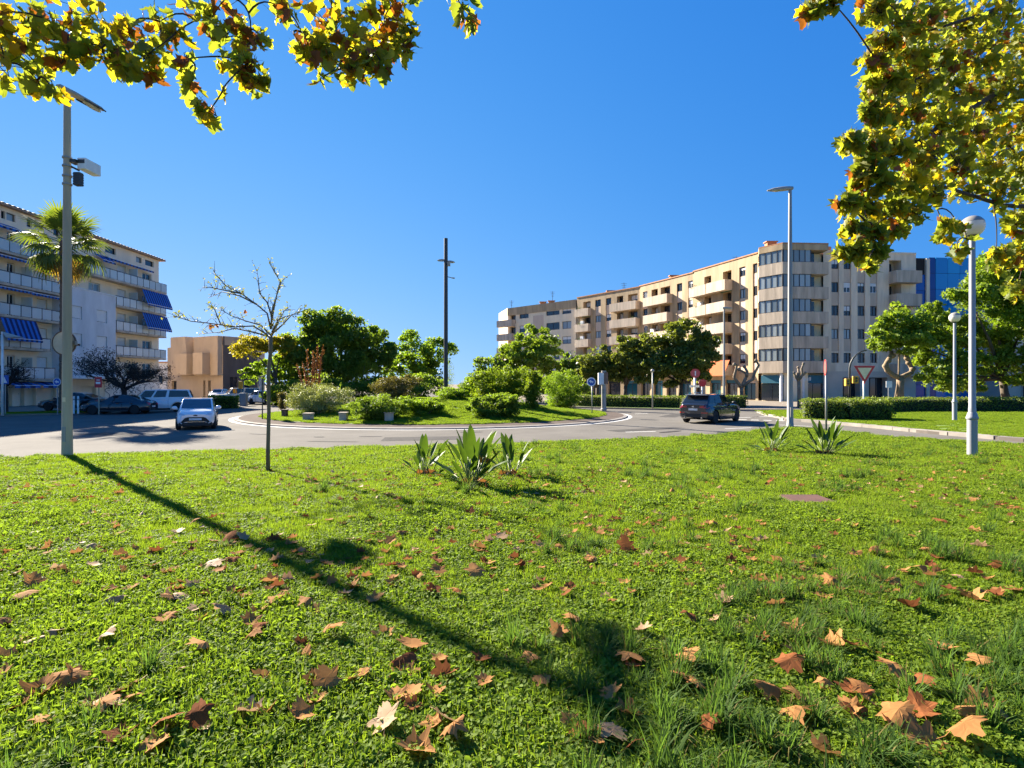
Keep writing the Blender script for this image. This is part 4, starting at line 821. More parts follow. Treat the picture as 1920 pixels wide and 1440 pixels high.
def car(name, label, cat, loc, head, L, W_, r, ax, hood, gh, paint, front='hatch', rear='hatch', sidewin=((.03, .40), (.44, .74), (.77, .97)), clad=False, glass=None, group='cars in the street'):
    """head: heading in the ground plane; local x forward, y left"""
    root = thing(name, loc, label, cat, group, math.atan2(head[1], head[0])); hl = L/2; glass = glass or cargl
    hx = [h[0] for h in hood]; hz = [h[1] for h in hood]; zbx = [-hl, -hl+.35, hl-.4, hl]; zbz = [.36, .22, .22, .30]
    wx = [-hl, -hl+.12, -hl+.5, 0, hl-.75, hl-.2, hl]; ww = [.80, .92, .99, 1, .99, .88, .72]
    ztop = lambda x: float(np.interp(x, hx, hz)); zbot = lambda x: float(np.interp(x, zbx, zbz)); hw = lambda x: W_/2*float(np.interp(x, wx, ww))
    def half(x, z):
        t = (z - zbot(x)) / (ztop(x) - zbot(x)); return hw(x) * float(np.interp(t, PT, PW)) if 0 <= t <= 1 else 0
    xs = sorted(set([-hl, -hl+.03, hl-.03, hl] + list(np.linspace(-hl+.1, hl-.1, 26)))); mb = MB(); vs = []; fs = []
    for x in xs:
        zb, zt = zbot(x), ztop(x); w = hw(x); e = .985 if x in (-hl, hl) else 1
        half_pts = [(w*.5, zb)] + [(w*p*e, zb+(zt-zb)*t) for t, p in zip(PT, PW)] + [(w*.45*e, zt+.025)]
        vs += [(x, y, z) for y, z in half_pts] + [(x, -y, z) for y, z in half_pts[::-1]]
    n = 16
    for i in range(len(xs)-1):
        for j in range(n): fs.append((i*n+j, (i+1)*n+j, (i+1)*n+(j+1)%n, i*n+(j+1)%n))
    fs += [tuple(range(n)), tuple(range(len(vs)-n, len(vs)))[::-1]]; mb.add(vs, fs)
    body = ob('body', mb, paint, root, smooth=True, local=True)
    # wheel arches cut out of the body
    cut = MB()
    for sx in (-1, 1):
        for sy in (-1, 1): cut.lathe([(r+.055, -.2), (r+.055, .2)], 28, Matrix.Translation((ax*sx, sy*(W_/2-.02), r)) @ Matrix.Rotation(R(90), 4, 'X'))
    cm = new_mesh('arch_cutter', cut, plast); co = bpy.data.objects.new('arch_cutter', cm); COL.objects.link(co)
    body.parent = None; ml = body.location.copy(); bm_ = body.modifiers.new('arches', 'BOOLEAN'); bm_.operation = 'DIFFERENCE'; bm_.object = co; bm_.solver = 'EXACT'
    dg = bpy.context.evaluated_depsgraph_get(); me = bpy.data.meshes.new_from_object(body.evaluated_get(dg)); body.modifiers.clear(); body.data = me; me.name = 'body'; body.parent = root; body.location = ml
    me.set_sharp_from_angle(angle=R(32)); bpy.data.objects.remove(co)
    def surf(y, z, sg):
        x = sg*hl
        while abs(x) > .2 and half(x, z) < abs(y): x -= sg*.008
        return x
    def patch(nm, poly, sg, m, off=.008, parent=None, lab=None):
        """a lamp or grille that follows the curved nose (sg=1) or tail (sg=-1); polygon in (y, z)"""
        pts = []
        for a, b in zip(poly, poly[1:]+poly[:1]):
            for q in range(4): pts.append((a[0]+(b[0]-a[0])*q/4, a[1]+(b[1]-a[1])*q/4))
        c = (sum(p[0] for p in pts)/len(pts), sum(p[1] for p in pts)/len(pts))
        ring2 = [((p[0]+c[0])/2, (p[1]+c[1])/2) for p in pts]; nn = len(pts); mb = MB()
        V3 = lambda p, o: (surf(p[0], p[1], sg)+sg*o, p[0], p[1])
        vs = [V3(p, -.02) for p in pts] + [V3(p, off) for p in pts] + [V3(p, off) for p in ring2] + [V3(c, off)]
        fs = []
        for i in range(nn): k = (i+1) % nn; fs += [(i, k, nn+k, nn+i), (nn+i, nn+k, 2*nn+k, 2*nn+i), (2*nn+i, 2*nn+k, 3*nn)]
        if sg*1 < 0 or True: mb.add(vs, fs)
        bmm = None
        return ob(nm, mb, m, parent or root, local=True, label=lab)
    (xA, zA), (xB, zB), (xC, zC), (xD, zD), rw = gh; wb = W_/2*.90; wr = W_/2*rw; dz = .06
    P = lambda x, y, z: Vector((x, y, z)); mb = MB(); xm = (xB+xC)/2
    S = []
    for sy in (1, -1): S.append([P(xA, sy*wb*.94, zA-dz), P(xB, sy*wr*.96, zB), P(xm, sy*wr, max(zB, zC)+.03), P(xC, sy*wr*.95, zC), P(xD, sy*wb*.93, zD-dz), P((xA+xD)/2, sy*wb*1.02, (zA+zD)/2-dz)])
    A, B_ = S; mb.add(A + B_, [(0,5,2,1),(5,4,3,2),(6,7,8,11),(11,8,9,10),(0,1,7,6),(1,2,8,7),(2,3,9,8),(3,4,10,9)])
    g = ob('cabin', mb, paint, root, bevel=.045, seg=3, local=True, smooth=True); g.data.set_sharp_from_angle(angle=R(30))
    def glassq(nm, c, s0, s1, t0, t1, off=.006, m=None):
        a, b, c2, d = c; bil = lambda s, t: (a*(1-s)+b*s)*(1-t) + (d*(1-s)+c2*s)*t
        n_ = (b-a).cross(d-a).normalized(); q = [bil(s0,t0), bil(s1,t0), bil(s1,t1), bil(s0,t1)]; n_ = n_ if n_.dot((q[0]+q[2])/2 - P((xB+xC)/2, 0, zA+.1)) > 0 else -n_
        mb = MB(); k = [v - n_*.03 for v in q] + [v + n_*off for v in q]; mb.add(k, [(4,5,6,7),(0,1,5,4),(1,2,6,5),(2,3,7,6),(3,0,4,7)]); return ob(nm, mb, m or glass, root, local=True, bevel=.004, seg=1)
    glassq('windscreen', (A[0], B_[0], B_[1], A[1]), .05, .95, .16, .93)
    glassq('rear_window', (B_[4], A[4], A[3], B_[3]), .09, .91, .22, .88)
    for sd in S:
        tops = lambda x: (sd[1] if x > xm else sd[3])
        f = lambda s: sd[0].lerp(sd[5], s*2) if s < .5 else sd[5].lerp(sd[4], s*2-1)
        g2 = lambda s: sd[1].lerp(sd[2], s*2) if s < .5 else sd[2].lerp(sd[3], s*2-1)
        for a, b in sidewin:
            q = (f(a), f(b), g2(min(1, b*1.0)), g2(a)); glassq('side_window', q, .02, .98, .20, .90, .012)
    tm, rm = wheel_meshes(r, .21)
    for sx in (-1, 1):
        for sy in (-1, 1): w = place('wheel', tm, root, (ax*sx, sy*(W_/2-.13), r)); place('rim', rm, w, (0, 0, 0))
        if clad: pass
    for sy in (-1, 1):
        xq = xA - .28; ob('mirror', MB().ell((xq, sy*(W_/2+.07), zA+.06), (.09, .13, .09), 12, 8).box((xq-.03, sy*(W_/2-.1) if sy > 0 else -(W_/2+.02), zA-.02), (xq+.03, sy*(W_/2+.02) if sy > 0 else -(W_/2-.1), zA+.02)), paint if not clad else plast, root, smooth=True, local=True)
        ob('sill', MB().box((-ax+r+.1, min(sy*(W_/2-.06), sy*(W_/2+.004)), .2), (ax-r-.1, max(sy*(W_/2-.06), sy*(W_/2+.004)), .33)), plast, root, local=True, bevel=.02)
        for xh in (xm+.15, xm-.75): ob('door_handle', MB().box((xh-.09, sy*W_/2*.985-.012, zA-.14), (xh+.09, sy*W_/2*.985+.012, zA-.11)), chrome if clad else paint, root, local=True)
        for xh in (xA-.25, xm-.1, xD+.75): ob('door_seam', MB().box((xh-.006, sy*W_/2*.992-.008, .36), (xh+.006, sy*W_/2*.992+.006, zA-.07)), plast, root, local=True)
    if front == 'x':
        patch('grille', [(-.62, .335), (.62, .335), (.60, .40), (.44, .58), (.32, .62), (-.32, .62), (-.44, .58), (-.60, .40)], 1, plast)
        ob('lower_bumper', MB().prism([(hl-.5, -W_*.44), (hl-.06, -W_*.39), (hl+.012, -W_*.30), (hl+.012, W_*.30), (hl-.06, W_*.39), (hl-.5, W_*.44)], .19, .37), plast, root, local=True, bevel=.02)
        pl = patch('number_plate', [(-.26, .47), (.26, .47), (.26, .57), (-.26, .57)], 1, whitp, .02); patch('skid_strip', [(-.40, .385), (.40, .385), (.40, .405), (-.40, .405)], 1, chrome, .016)
        for s in (-1, 1): patch('headlight', [(s*.42, .70), (s*.68, .72), (s*.74, .80), (s*.70, .84), (s*.50, .78)], 1, headl, .012); patch('fog_lamp', [(s*.60, .36), (s*.66, .36), (s*.66, .42), (s*.60, .42)], 1, headl, .02)
        patch('emblem', [(-.09, .67), (.09, .67), (.07, .74), (-.07, .74)], 1, plast, .014)
    else:
        patch('grille', [(-.5, .5), (.5, .5), (.45, .66), (-.45, .66)], 1, plast)
        for s in (-1, 1): patch('headlight', [(s*.45, .60), (s*.74, .60), (s*.76, .70), (s*.5, .68)], 1, headl)
    zt = ztop(-hl+.1)
    if rear == 'suv':
        patch('bumper', [(-.80, .37), (.80, .37), (.82, .56), (-.82, .56)], -1, plast, .012)
        for s in (-1, 1): patch('tail_light', [(s*.36, .90), (s*.84, .86), (s*.86, 1.03), (s*.52, 1.0), (s*.36, .96)], -1, tailm, .015); patch('reflector', [(s*.45, .60), (s*.82, .58), (s*.82, .65), (s*.5, .65)], -1, tailm, .014)
        patch('number_plate', [(-.26, .74), (.26, .74), (.26, .85), (-.26, .85)], -1, whitp, .014); patch('emblem', [(-.06, .91), (.06, .91), (.06, .98), (-.06, .98)], -1, chrome, .014)
        ob('spoiler', MB().box((xC-.28, -wr*.9, zC-.01), (xC+.1, wr*.9, zC+.035)), mat('spoiler_sheen', (.25, .27, .30), .25, coat=1), root, local=True, bevel=.015)
        for s in (-1, 1): ob('roof_rail', MB().tube([(xC+.1, s*wr*.9, zC+.06), (xm, s*wr*.92, zC+.11), (xB-.1, s*wr*.9, zB+.06)], .018, 6), chrome, root, local=True); ob('exhaust', MB().tube([(-hl-.02, s*.5, .34), (-hl+.3, s*.5, .34)], .05, 8), chrome, root, local=True)
    else:
        for s in (-1, 1): patch('tail_light', [(s*.50, zt-.25), (s*.76, zt-.25), (s*.78, zt-.06), (s*.54, zt-.08)], -1, tailm, .014)
        patch('number_plate', [(-.26, .5), (.26, .5), (.26, .61), (-.26, .61)], -1, whitp, .012); patch('bumper', [(-.72, .37), (.72, .37), (.72, .44), (-.72, .44)], -1, plast, .012)
    return root
hA = dict(hood=[(-1.85,.92),(-1.7,1.0),(.7,1.0),(1.2,.96),(1.6,.88),(1.85,.72)], gh=((1.1,.98),(.35,1.47),(-1.2,1.47),(-1.72,1.0),.76))
hS = dict(hood=[(-2.32,1.02),(-2.2,1.10),(.7,1.09),(1.3,1.05),(2.0,.97),(2.32,.80)], gh=((1.0,1.07),(.2,1.60),(-1.70,1.58),(-2.18,1.08),.74))
hD = dict(hood=[(-2.3,.80),(-2.15,.98),(.6,.93),(1.2,.89),(2.0,.76),(2.3,.60)], gh=((1.05,.92),(.1,1.39),(-.95,1.37),(-1.95,.99),.70))
hP = dict(hood=[(-2.65,1.05),(-2.5,1.1),(1.0,1.1),(1.5,1.07),(2.4,1.0),(2.65,.8)], gh=((1.3,1.08),(.65,1.75),(-2.3,1.75),(-2.6,1.1),.78))
# positions on the road
yA = 28.4; car('hatchback_car', 'small white hatchback driving towards the lawn beside the roundabout', 'car', (gx(371, yA), yA, ROADZ), (.44, -.9), 3.7, 1.76, .31, 1.2, paint=paintw, front='x', glass=cargl2, **hA)
yS = 32.6; car('suv_car', 'black estate SUV seen from behind turning right on the road', 'car', (gx(1334, yS), yS, ROADZ), (.70, .715), 4.6, 1.9, .36, 1.42, paint=paintk, rear='suv', clad=True, **hS)
yD = 41.2; car('sedan_car', 'black sedan parked facing left at the end of the grass strip', 'car', (gx(224, yD), yD, ROADZ), (-.985, -.17), 4.6, 1.8, .32, 1.38, paint=paintk, **hD)
yP = 44.0; car('pickup_truck', 'white double cab pickup with hard top behind the black sedan', 'pickup', (gx(309, yP)-.7, yP, ROADZ), (-.9, -.42), 5.2, 1.85, .38, 1.55, paint=paintw, sidewin=((.03, .26), (.29, .52), (.56, .97)), **hP)
yB = 44.0; car('sedan_car', 'black car half hidden behind the tall left lamp post', 'car', (gx(138, yB), yB, -.63), (-.99, -.1), 4.4, 1.76, .32, 1.32, paint=paintk, **hD)
car('van_car', 'cream van parked far off before the dark side wall', 'van', (gx(446, 62), 62, ROADZ), (-.8, -.6), 4.5, 1.8, .33, 1.4, paint=paintc, **hP)
car('hatchback_car', 'white car far off, left of the grey bush', 'car', (gx(498, 60), 60, ROADZ), (.85, -.5), 4.0, 1.75, .32, 1.25, paint=paintw, **hA)
car('hatchback_car', 'pale car under the porch of the beige block', 'car', (gx(411, 80), 80, ROADZ), (.1, -1), 3.9, 1.75, .32, 1.25, paint=paintw, **hA)
# ---------------------------------------------------------------- vegetation
def fol(name, c1, c2, trans=.5, tcol=(2.1, 2.0, .8), rough=.55, scale=.8, isl=.65): return mat(name, c1, rough, col2=c2, scale=scale, island=isl, trans=trans, tcol=tcol, spec=.3)
bark = mat('bark', (.10, .075, .05), .9, scale=6, var=.4, bump=.4, bscale=30); palebark = mat('pale_bark', (.24, .17, .10), .9, scale=6, var=.4, bump=.4, bscale=30); planebark = mat('mottled_bark', (.30, .24, .17), .85, scale=3, col2=(.12, .08, .055), bump=.3)
def unit(v): return v / np.maximum(np.linalg.norm(v, axis=1, keepdims=True), 1e-9)
def cards(P, s, aspect=.5, up=.35):
    """one diamond leaf of length s at each point"""
    n = len(P); N = unit(rng.normal(size=(n, 3)) + np.array([0, 0, up])); T = unit(np.cross(N, rng.normal(size=(n, 3)))); B = np.cross(N, T)
    s = (s * rng.uniform(.65, 1.35, n))[:, None]; f = N * s * .12
    V = np.stack([P - T*s*.5, P + B*s*aspect*.5 + f, P + T*s*.5, P - B*s*aspect*.5 + f], 1).reshape(-1, 3)
    return V, np.arange(4*n).reshape(-1, 4)
def cloud(blobs, n, sub=17, subr=.31, fill=.14, flat=.8):
    """leaf positions in clumps spread over ellipsoid blobs (centre, radii)"""
    out = []; vol = [max(b[1]) ** 2 for b in blobs]; tot = sum(vol)
    for (c, r), v in zip(blobs, vol):
        k = int(n * v / tot); c = np.array(c); r = np.array(r); m = max(4, int(sub * max(.7, (v*len(blobs)/tot)**.5)))
        D = unit(rng.normal(size=(m, 3)) + np.array([0, 0, .15])); S = c + D * r * rng.uniform(.42, .97, (m, 1))
        j = rng.integers(0, m, k); q = unit(rng.normal(size=(k, 3))) * (rng.uniform(.15, 1, (k, 1)) ** .5) * subr * rng.uniform(.75, 1.15, m)[j][:, None]; q[:, 2] *= flat
        out.append(S[j] + q * r); kk = int(k * fill); out.append(c + unit(rng.normal(size=(kk, 3))) * rng.uniform(.2, .95, (kk, 1)) * r)
    return np.concatenate(out)
def crown_ob(root, blobs, n, size, m, aspect=.5, up=.35, name='crown', **k):
    V, Q = cards(cloud(blobs, n, **k), size, aspect, up); return np_ob(name, V, Q, m, root)
def limbs(mb, base, ends, r0, wob=.12, fork=.45):
    base = Vector(base); c = sum((Vector(e) for e in ends), Vector()) / len(ends); f = base.lerp(c, fork); f.x = base.x + (f.x-base.x)*.4; f.y = base.y + (f.y-base.y)*.4
    mb.tube([base - Vector((0,0,.2)), base.lerp(f, .5) + Vector((rnd.uniform(-wob, wob), rnd.uniform(-wob, wob), 0)), f], [r0*1.25, r0*.95, r0*.8], 8)
    for e in ends:
        e = Vector(e); mid = f.lerp(e, .5) + Vector((rnd.uniform(-wob, wob), rnd.uniform(-wob, wob), wob)); mb.tube([f, mid, e], [r0*.6, r0*.4, r0*.12], 6)
def tree(label, px, d, blobs, m, n, size, group='street trees behind the roundabout', r0=.22, name='broadleaf_tree', bk=None, base=None, depth=.8, gs=1.12, **k):
    """blobs given as picture centre and radius at distance d (each gets its own depth)"""
    x = gx(px, d); b = Vector((x, d, gz(x, d))) if base is None else Vector(base); root = thing(name, b, label, 'tree', group); s = d / F; B = []
    for q in blobs:
        bx, by, rx = q[0], q[1], q[2]*gs; rz = (q[3] if len(q) > 3 else rx*.8)*gs; dd = rnd.uniform(-.5, .5)*rx*s; c = at(bx, by, d); c.y += dd; B.append((tuple(c), (rx*s, rx*s*depth, rz*s)))
    crown_ob(root, B, n, size, m, **k); mb = MB(); limbs(mb, b, [c for c, r in B], r0); ob('trunk', mb, bk or bark, root, smooth=True); return root
gdark = fol('dark_leaves', (.15, .22, .03), (.075, .125, .018)); gmid = fol('mid_leaves', (0.186, 0.274, 0.023), (0.077, 0.142, 0.014)); glime = fol('lime_leaves', (.19, .25, .02), (.09, .15, .012), .45)
ggrey = fol('grey_green_leaves', (0.326, 0.344, 0.129), (0.131, 0.173, 0.051), .2); gfic = fol('olive_leaves', (.19, .22, .045), (.055, .08, .016), .4, rough=.4); gold = fol('turning_leaves', (0.330, 0.285, 0.026), (0.150, 0.150, 0.016), .45)
gjac = fol('feathery_leaves', (.22, .30, .035), (.08, .14, .015), .4); reddish = fol('reddish_leaves', (.17, .14, .05), (.06, .07, .02), .3); rustl = fol('rust_leaves', (.34, .15, .06), (.17, .07, .03), .25)
tree('large dark broad crowned tree behind the left of the roundabout', 640, 66, [(605, 618, 48, 34), (650, 622, 52, 38), (695, 645, 42, 34), (575, 655, 48, 40), (640, 665, 70, 46), (690, 685, 44, 40), (555, 690, 40, 34), (610, 700, 60, 34), (720, 690, 28, 36)], gdark, 26000, .42, r0=.4)
tree('yellowing tree lobe hanging before the dark side wall', 520, 62, [(468, 652, 36, 20), (500, 640, 30, 20), (525, 655, 30, 26)], gold, 3500, .34, r0=.2)
tree('light green low tree just right of the dark side wall', 505, 64, [(478, 705, 22, 16), (505, 695, 30, 24), (530, 715, 26, 26), (545, 675, 26, 26)], gmid, 3500, .34, r0=.16)
tree('mid green tree with open crown left of the tall dark mast', 785, 74, [(775, 660, 40, 32), (815, 665, 36, 34), (750, 690, 34, 34), (800, 705, 44, 30)], gmid, 8500, .42, r0=.3)
tree('small dark tree right of the tall dark mast', 925, 70, [(918, 692, 30, 24), (905, 712, 30, 20), (940, 705, 26, 24)], gdark, 4500, .36)
tree('bright green feathery tree in front of the far end of the curved block', 1000, 72, [(1000, 640, 34, 30), (965, 660, 32, 26), (1032, 650, 26, 26), (1000, 680, 48, 28), (950, 690, 20, 24), (1040, 690, 24, 26)], gjac, 9000, .42, r0=.25)
tree('narrow dark tree between the feathery tree and the clipped row', 1076, 66, [(1074, 682, 22, 26), (1070, 705, 22, 18)], gdark, 3000, .34)
tree('small clipped olive toned street tree, leftmost of the clipped row', 1120, 60, [(1118, 678, 30, 28), (1135, 695, 22, 20), (1105, 695, 22, 20), (1120, 690, 30, 22)], gfic, 8000, .34)
tree('middle clipped olive toned street tree of the row before the curved block', 1172, 59, [(1175, 660, 32, 28), (1160, 690, 34, 28), (1195, 690, 30, 28), (1178, 680, 34, 26)], gfic, 10000, .34)
tree('largest round clipped street tree before the curved block', 1275, 57, [(1290, 640, 44, 40), (1240, 655, 42, 38), (1318, 655, 28, 36), (1265, 690, 56, 30), (1220, 690, 34, 32), (1308, 695, 24, 24), (1300, 665, 38, 28)], gfic, 19000, .36, r0=.26)
tree('tall tree with feathery green crown behind the right globe lamps', 1880, 47, [(1800, 570, 46, 36), (1860, 545, 60, 50), (1770, 610, 40, 30), (1840, 630, 60, 44), (1910, 620, 60, 60), (1880, 690, 50, 34), (1800, 680, 40, 28), (1755, 655, 40, 34), (1745, 705, 34, 24), (1810, 720, 40, 20)], gjac, 24000, .34, r0=.3, group='trees behind the right hedge', base=(gx(1893, 47), 47, -.6))
tree('shaded green tree half hidden behind the overhanging plane foliage', 1960, 45, [(1930, 560, 70, 70), (1980, 640, 70, 60), (1920, 490, 60, 40)], gmid, 9000, .34, r0=.3, group='trees behind the right hedge')
def shrub(label, px, d, bl, m, n, sz): return tree(label, px, d, bl, m, n, sz, group='shrubs beyond the roundabout', name='shrub', r0=.06, depth=1.0)
shrub('wide dark shrub under the large dark tree behind the left of the roundabout', 600, 58, [(560, 735, 50, 24), (620, 730, 50, 28), (520, 742, 26, 16)], gdark, 6500, .3)
shrub('dark shrub bank under the open crowned tree left of the mast', 740, 62, [(700, 728, 44, 26), (760, 725, 48, 26), (810, 728, 36, 24)], gdark, 6500, .3)
shrub('mid green shrub bank right of the dark mast', 890, 60, [(862, 738, 22, 12), (900, 728, 34, 22), (950, 722, 40, 26)], gmid, 6000, .3)
shrub('dark shrub bank behind the feathery bush before the clipped row', 1040, 58, [(1000, 722, 40, 24), (1060, 722, 34, 26), (1090, 735, 20, 18)], gdark, 5000, .3)
# tree with twisted pollarded arms
d = 47; b = ground(1688, d); root = thing('pollarded_tree', b, 'round crowned tree on a trunk with two twisted knobbly arms', 'tree'); s_ = d/F
Z4 = lambda zx, zy, dd=d: at(1500 + zx*.21875, 640 + zy*.21875, dd)
mb = MB(); mb.tube([b - Vector((0,0,.1)), Z4(858, 420), Z4(862, 310)], [.34, .26, .3], 10)
mb.tube([Z4(860, 315), Z4(800, 290), Z4(755, 255), Z4(732, 215, d-.3), Z4(745, 175), Z4(780, 130), Z4(790, 80)], [.24, .2, .2, .24, .17, .2, .1], 8); mb.tube([Z4(860, 315), Z4(905, 290), Z4(950, 270), Z4(965, 240, d+.3), Z4(935, 190), Z4(920, 150), Z4(900, 85)], [.24, .2, .2, .22, .17, .2, .1], 8)
for q in ((732, 215), (745, 175), (780, 130), (965, 240), (935, 190), (920, 150), (755, 255)): c = Z4(*q); mb.ell(c + Vector((rnd.uniform(-.1,.1), -.05, .05)), (.24, .24, .2), 8, 5)
ob('trunk', mb, palebark, root, smooth=True); ob('stake', MB().tube([Z4(812, 505), Z4(845, 300), Z4(850, 60)], .07, 6), palebark, root)
B = [(tuple(at(x, y, d + rnd.uniform(-1, 1))), (r*s_, r*s_*.9, q*s_)) for x, y, r, q in ((1690, 600, 40, 34), (1655, 630, 32, 28), (1725, 625, 34, 34), (1690, 640, 50, 22), (1745, 590, 26, 30), (1640, 645, 18, 16))]
crown_ob(root, B, 9000, .32, gjac)
def path_tube(mb, pts, r0, r1, n=7):
    k = len(pts); mb.tube(pts, [r0 + (r1-r0)*i/(k-1) for i in range(k)], n)
# bare pollards
d = 51; Z3 = lambda zx, zy, dd=d: at(1250 + zx*.1458, 660 + zy*.1458, dd); b = ground(1390, d)
root = thing('bare_pollard_tree', b, 'leafless pollarded tree with wide pale arms before the teal shopfront, left of the two', 'tree', 'bare pollards before the corner shops'); mb = MB()
mb.tube([b - Vector((0,0,.1)), Z3(962, 540), Z3(960, 455)], [.17, .15, .17], 8)
for P_, dy in (([(960,460),(925,410),(880,350),(868,320),(890,230),(905,170),(870,160)], -.5), ([(965,450),(1000,370),(1030,310),(1010,270),(930,225)], .6), ([(970,440),(1050,385),(1105,355),(1130,270),(1185,170),(1150,110)], -.3), ([(1030,310),(1035,250),(1000,190)], .6)):
    pts = [Z3(x, y, d + dy*i/len(P_)) for i, (x, y) in enumerate(P_)]; path_tube(mb, pts, .16, .10)
    mb.ell(pts[-1], (.17, .17, .17), 8, 5)
ob('trunk', mb, planebark, root, smooth=True)
d = 49; b = ground(1498, d); root = thing('bare_pollard_tree', b, 'leafless pollarded tree with short upright arms beside the tip lamp post', 'tree', 'bare pollards before the corner shops'); mb = MB()
mb.tube([b - Vector((0,0,.1)), Z3(1702, 560, d), Z3(1698, 370, d)], [.16, .14, .15], 8)
for P_, dy in (([(1698,375),(1665,330),(1635,270)], -.4), ([(1700,370),(1700,300),(1690,200)], .3), ([(1700,360),(1745,300),(1735,215),(1760,150)], -.2), ([(1745,300),(1780,270)], -.2), ([(1665,330),(1680,280)], .3)):
    pts = [Z3(x, y, d + dy*i/len(P_)) for i, (x, y) in enumerate(P_)]; path_tube(mb, pts, .13, .08); mb.ell(pts[-1], (.13, .13, .13), 8, 5)
ob('trunk', mb, planebark, root, smooth=True)
def branchy(mb, p, dirv, ln, r, depth, spread=.7, up=.15, tips=None, kids=3):
    q = p + dirv*ln*.5 + Vector((rnd.gauss(0, .05), rnd.gauss(0, .05), rnd.gauss(0, .03)))*ln; e = q + (dirv + Vector((rnd.gauss(0, .12), rnd.gauss(0, .12), rnd.gauss(0, .1))))*ln*.5
    mb.tube([p, q, e], [r, r*.8, r*.6], 5 if depth > 2 else 3)
    if depth == 0:
        if tips is not None: tips.append(e)
        return
    for i in range(kids if depth > 1 else kids+1):
        nd = (dirv + Vector((rnd.gauss(0, spread), rnd.gauss(0, spread), rnd.gauss(up, spread*.55)))).normalized(); branchy(mb, e.lerp(p, rnd.uniform(0, .55)), nd, ln*rnd.uniform(.62, .85), r*.55, depth-1, spread, up, tips, kids)
darkb = mat('dark_twig_bark', (.035, .026, .024), .9, scale=6, var=.3); darkl = fol('dark_seed_clusters', (.028, .022, .018), (.012, .014, .008), .1, tcol=(1, 1, 1))
def dark_tree(px, d, label, ht, ln, n):
    b = ground(px, d); root = thing('bare_dark_tree', b, label, 'tree', 'dark bare trees before the cream block'); mb = MB(); tips = []
    mb.tube([b - Vector((0,0,.1)), b + Vector((.05, 0, ht*.6)), b + Vector((-.05, 0, ht))], [.24, .18, .2], 8)
    for i in range(9):
        a = 2*math.pi*i/9 + rnd.uniform(-.2, .2); branchy(mb, b + Vector((0, 0, ht*rnd.uniform(.85, 1))), Vector((math.cos(a), math.sin(a), rnd.uniform(.25, .9))).normalized(), ln*rnd.uniform(.85, 1.15), .10, 4, .5, .08, tips)
    ob('trunk', mb, darkb, root)
    T = np.array([tuple(t) for t in tips]); T = T[rng.integers(0, len(T), n)] + rng.normal(size=(n, 3))*.16; V, Q = cards(T, .11, .5, 0); np_ob('crown', V, Q, darkl, root)
dark_tree(233, 43.6, 'wide dark leafless tree with dense twigs right of the tall lamp post', 1.9, 1.35, 7000)
dark_tree(8, 40.5, 'gnarled dark leafless tree at the left edge before the shops', 2.2, .9, 500)
# fan palm
d = 42; b = ground(119, d); root = thing('fan_palm', b, 'tall fan palm rising behind the left lamp post with shaggy crown', 'palm'); ct = at(120, 452, d)
palmt = mat('palm_trunk', (.16, .11, .075), .95, scale=5, var=.4, bump=.6, bscale=25); palml = fol('palm_leaf', (.13, .16, .025), (.05, .085, .014), .4, scale=3, isl=.4); palmd = fol('dry_palm_leaf', (.36, .22, .05), (.2, .13, .04), .3)
prof = []; Hh = ct.z - b.z
for i in range(60): prof.append((.27 - .08*i/59 + (.03 if i % 2 else 0) + (.06*max(0, (i-46)/13)), -.1 + (Hh+.1)*i/59))
ob('trunk', MB().lathe(prof, 12, Matrix.Translation(b)), palmt, root, smooth=False)
def frond_mesh(m, droop, seed):
    q = random.Random(seed); mb = MB(); pl = 1.35; pts = [(0, 0, 0), (pl*.5, 0, .06), (pl, 0, -.06*droop)]; mb.tube(pts, [.035, .025, .018], 4)
    nb = 26
    for i in range(nb):
        a = R(-128 + 256*i/(nb-1)); l = (.95 + .25*math.cos(a)) * q.uniform(.85, 1.1); w = .055; z0 = -.06*droop; c = Vector((pl, 0, z0)); dv = Vector((math.cos(a), math.sin(a), .12)); sd = Vector((-math.sin(a), math.cos(a), 0))
        f = lambda t: c + dv*l*t + Vector((0, 0, -droop*.75*l*t**2.2 + .10*math.sin(a*9)*t*(1-t)))
        vs = [f(0), f(.45) + sd*w, f(.45) - sd*w, f(.75) + sd*w*.6, f(.75) - sd*w*.6, f(1.0)]; mb.add(vs, [(0,1,2),(1,3,4,2),(3,5,4)])
    return new_mesh('frond', mb, m)
FM = [frond_mesh(palml, .35, 1), frond_mesh(palml, .8, 2), frond_mesh(palml, 1.2, 3), frond_mesh(palmd, 1.5, 4)]
for i in range(46):
    if i % 4 == 3 and i < 40: continue
    el = R(75 - 128*(i/45)**.85 + rnd.uniform(-7, 7)); az = i*2.399963; me = FM[0] if el > R(35) else FM[1] if el > R(-5) else FM[2] if i < 42 else FM[3]
    rot = Matrix.Rotation(az, 4, 'Z') @ Matrix.Rotation(-el, 4, 'Y') @ Matrix.Rotation(rnd.uniform(-.5, .5), 4, 'X'); place('frond', me, root, Vector(ct) - b + Vector((0, 0, .05 - .5*(i/45))), rot, rnd.uniform(1.05, 1.32))
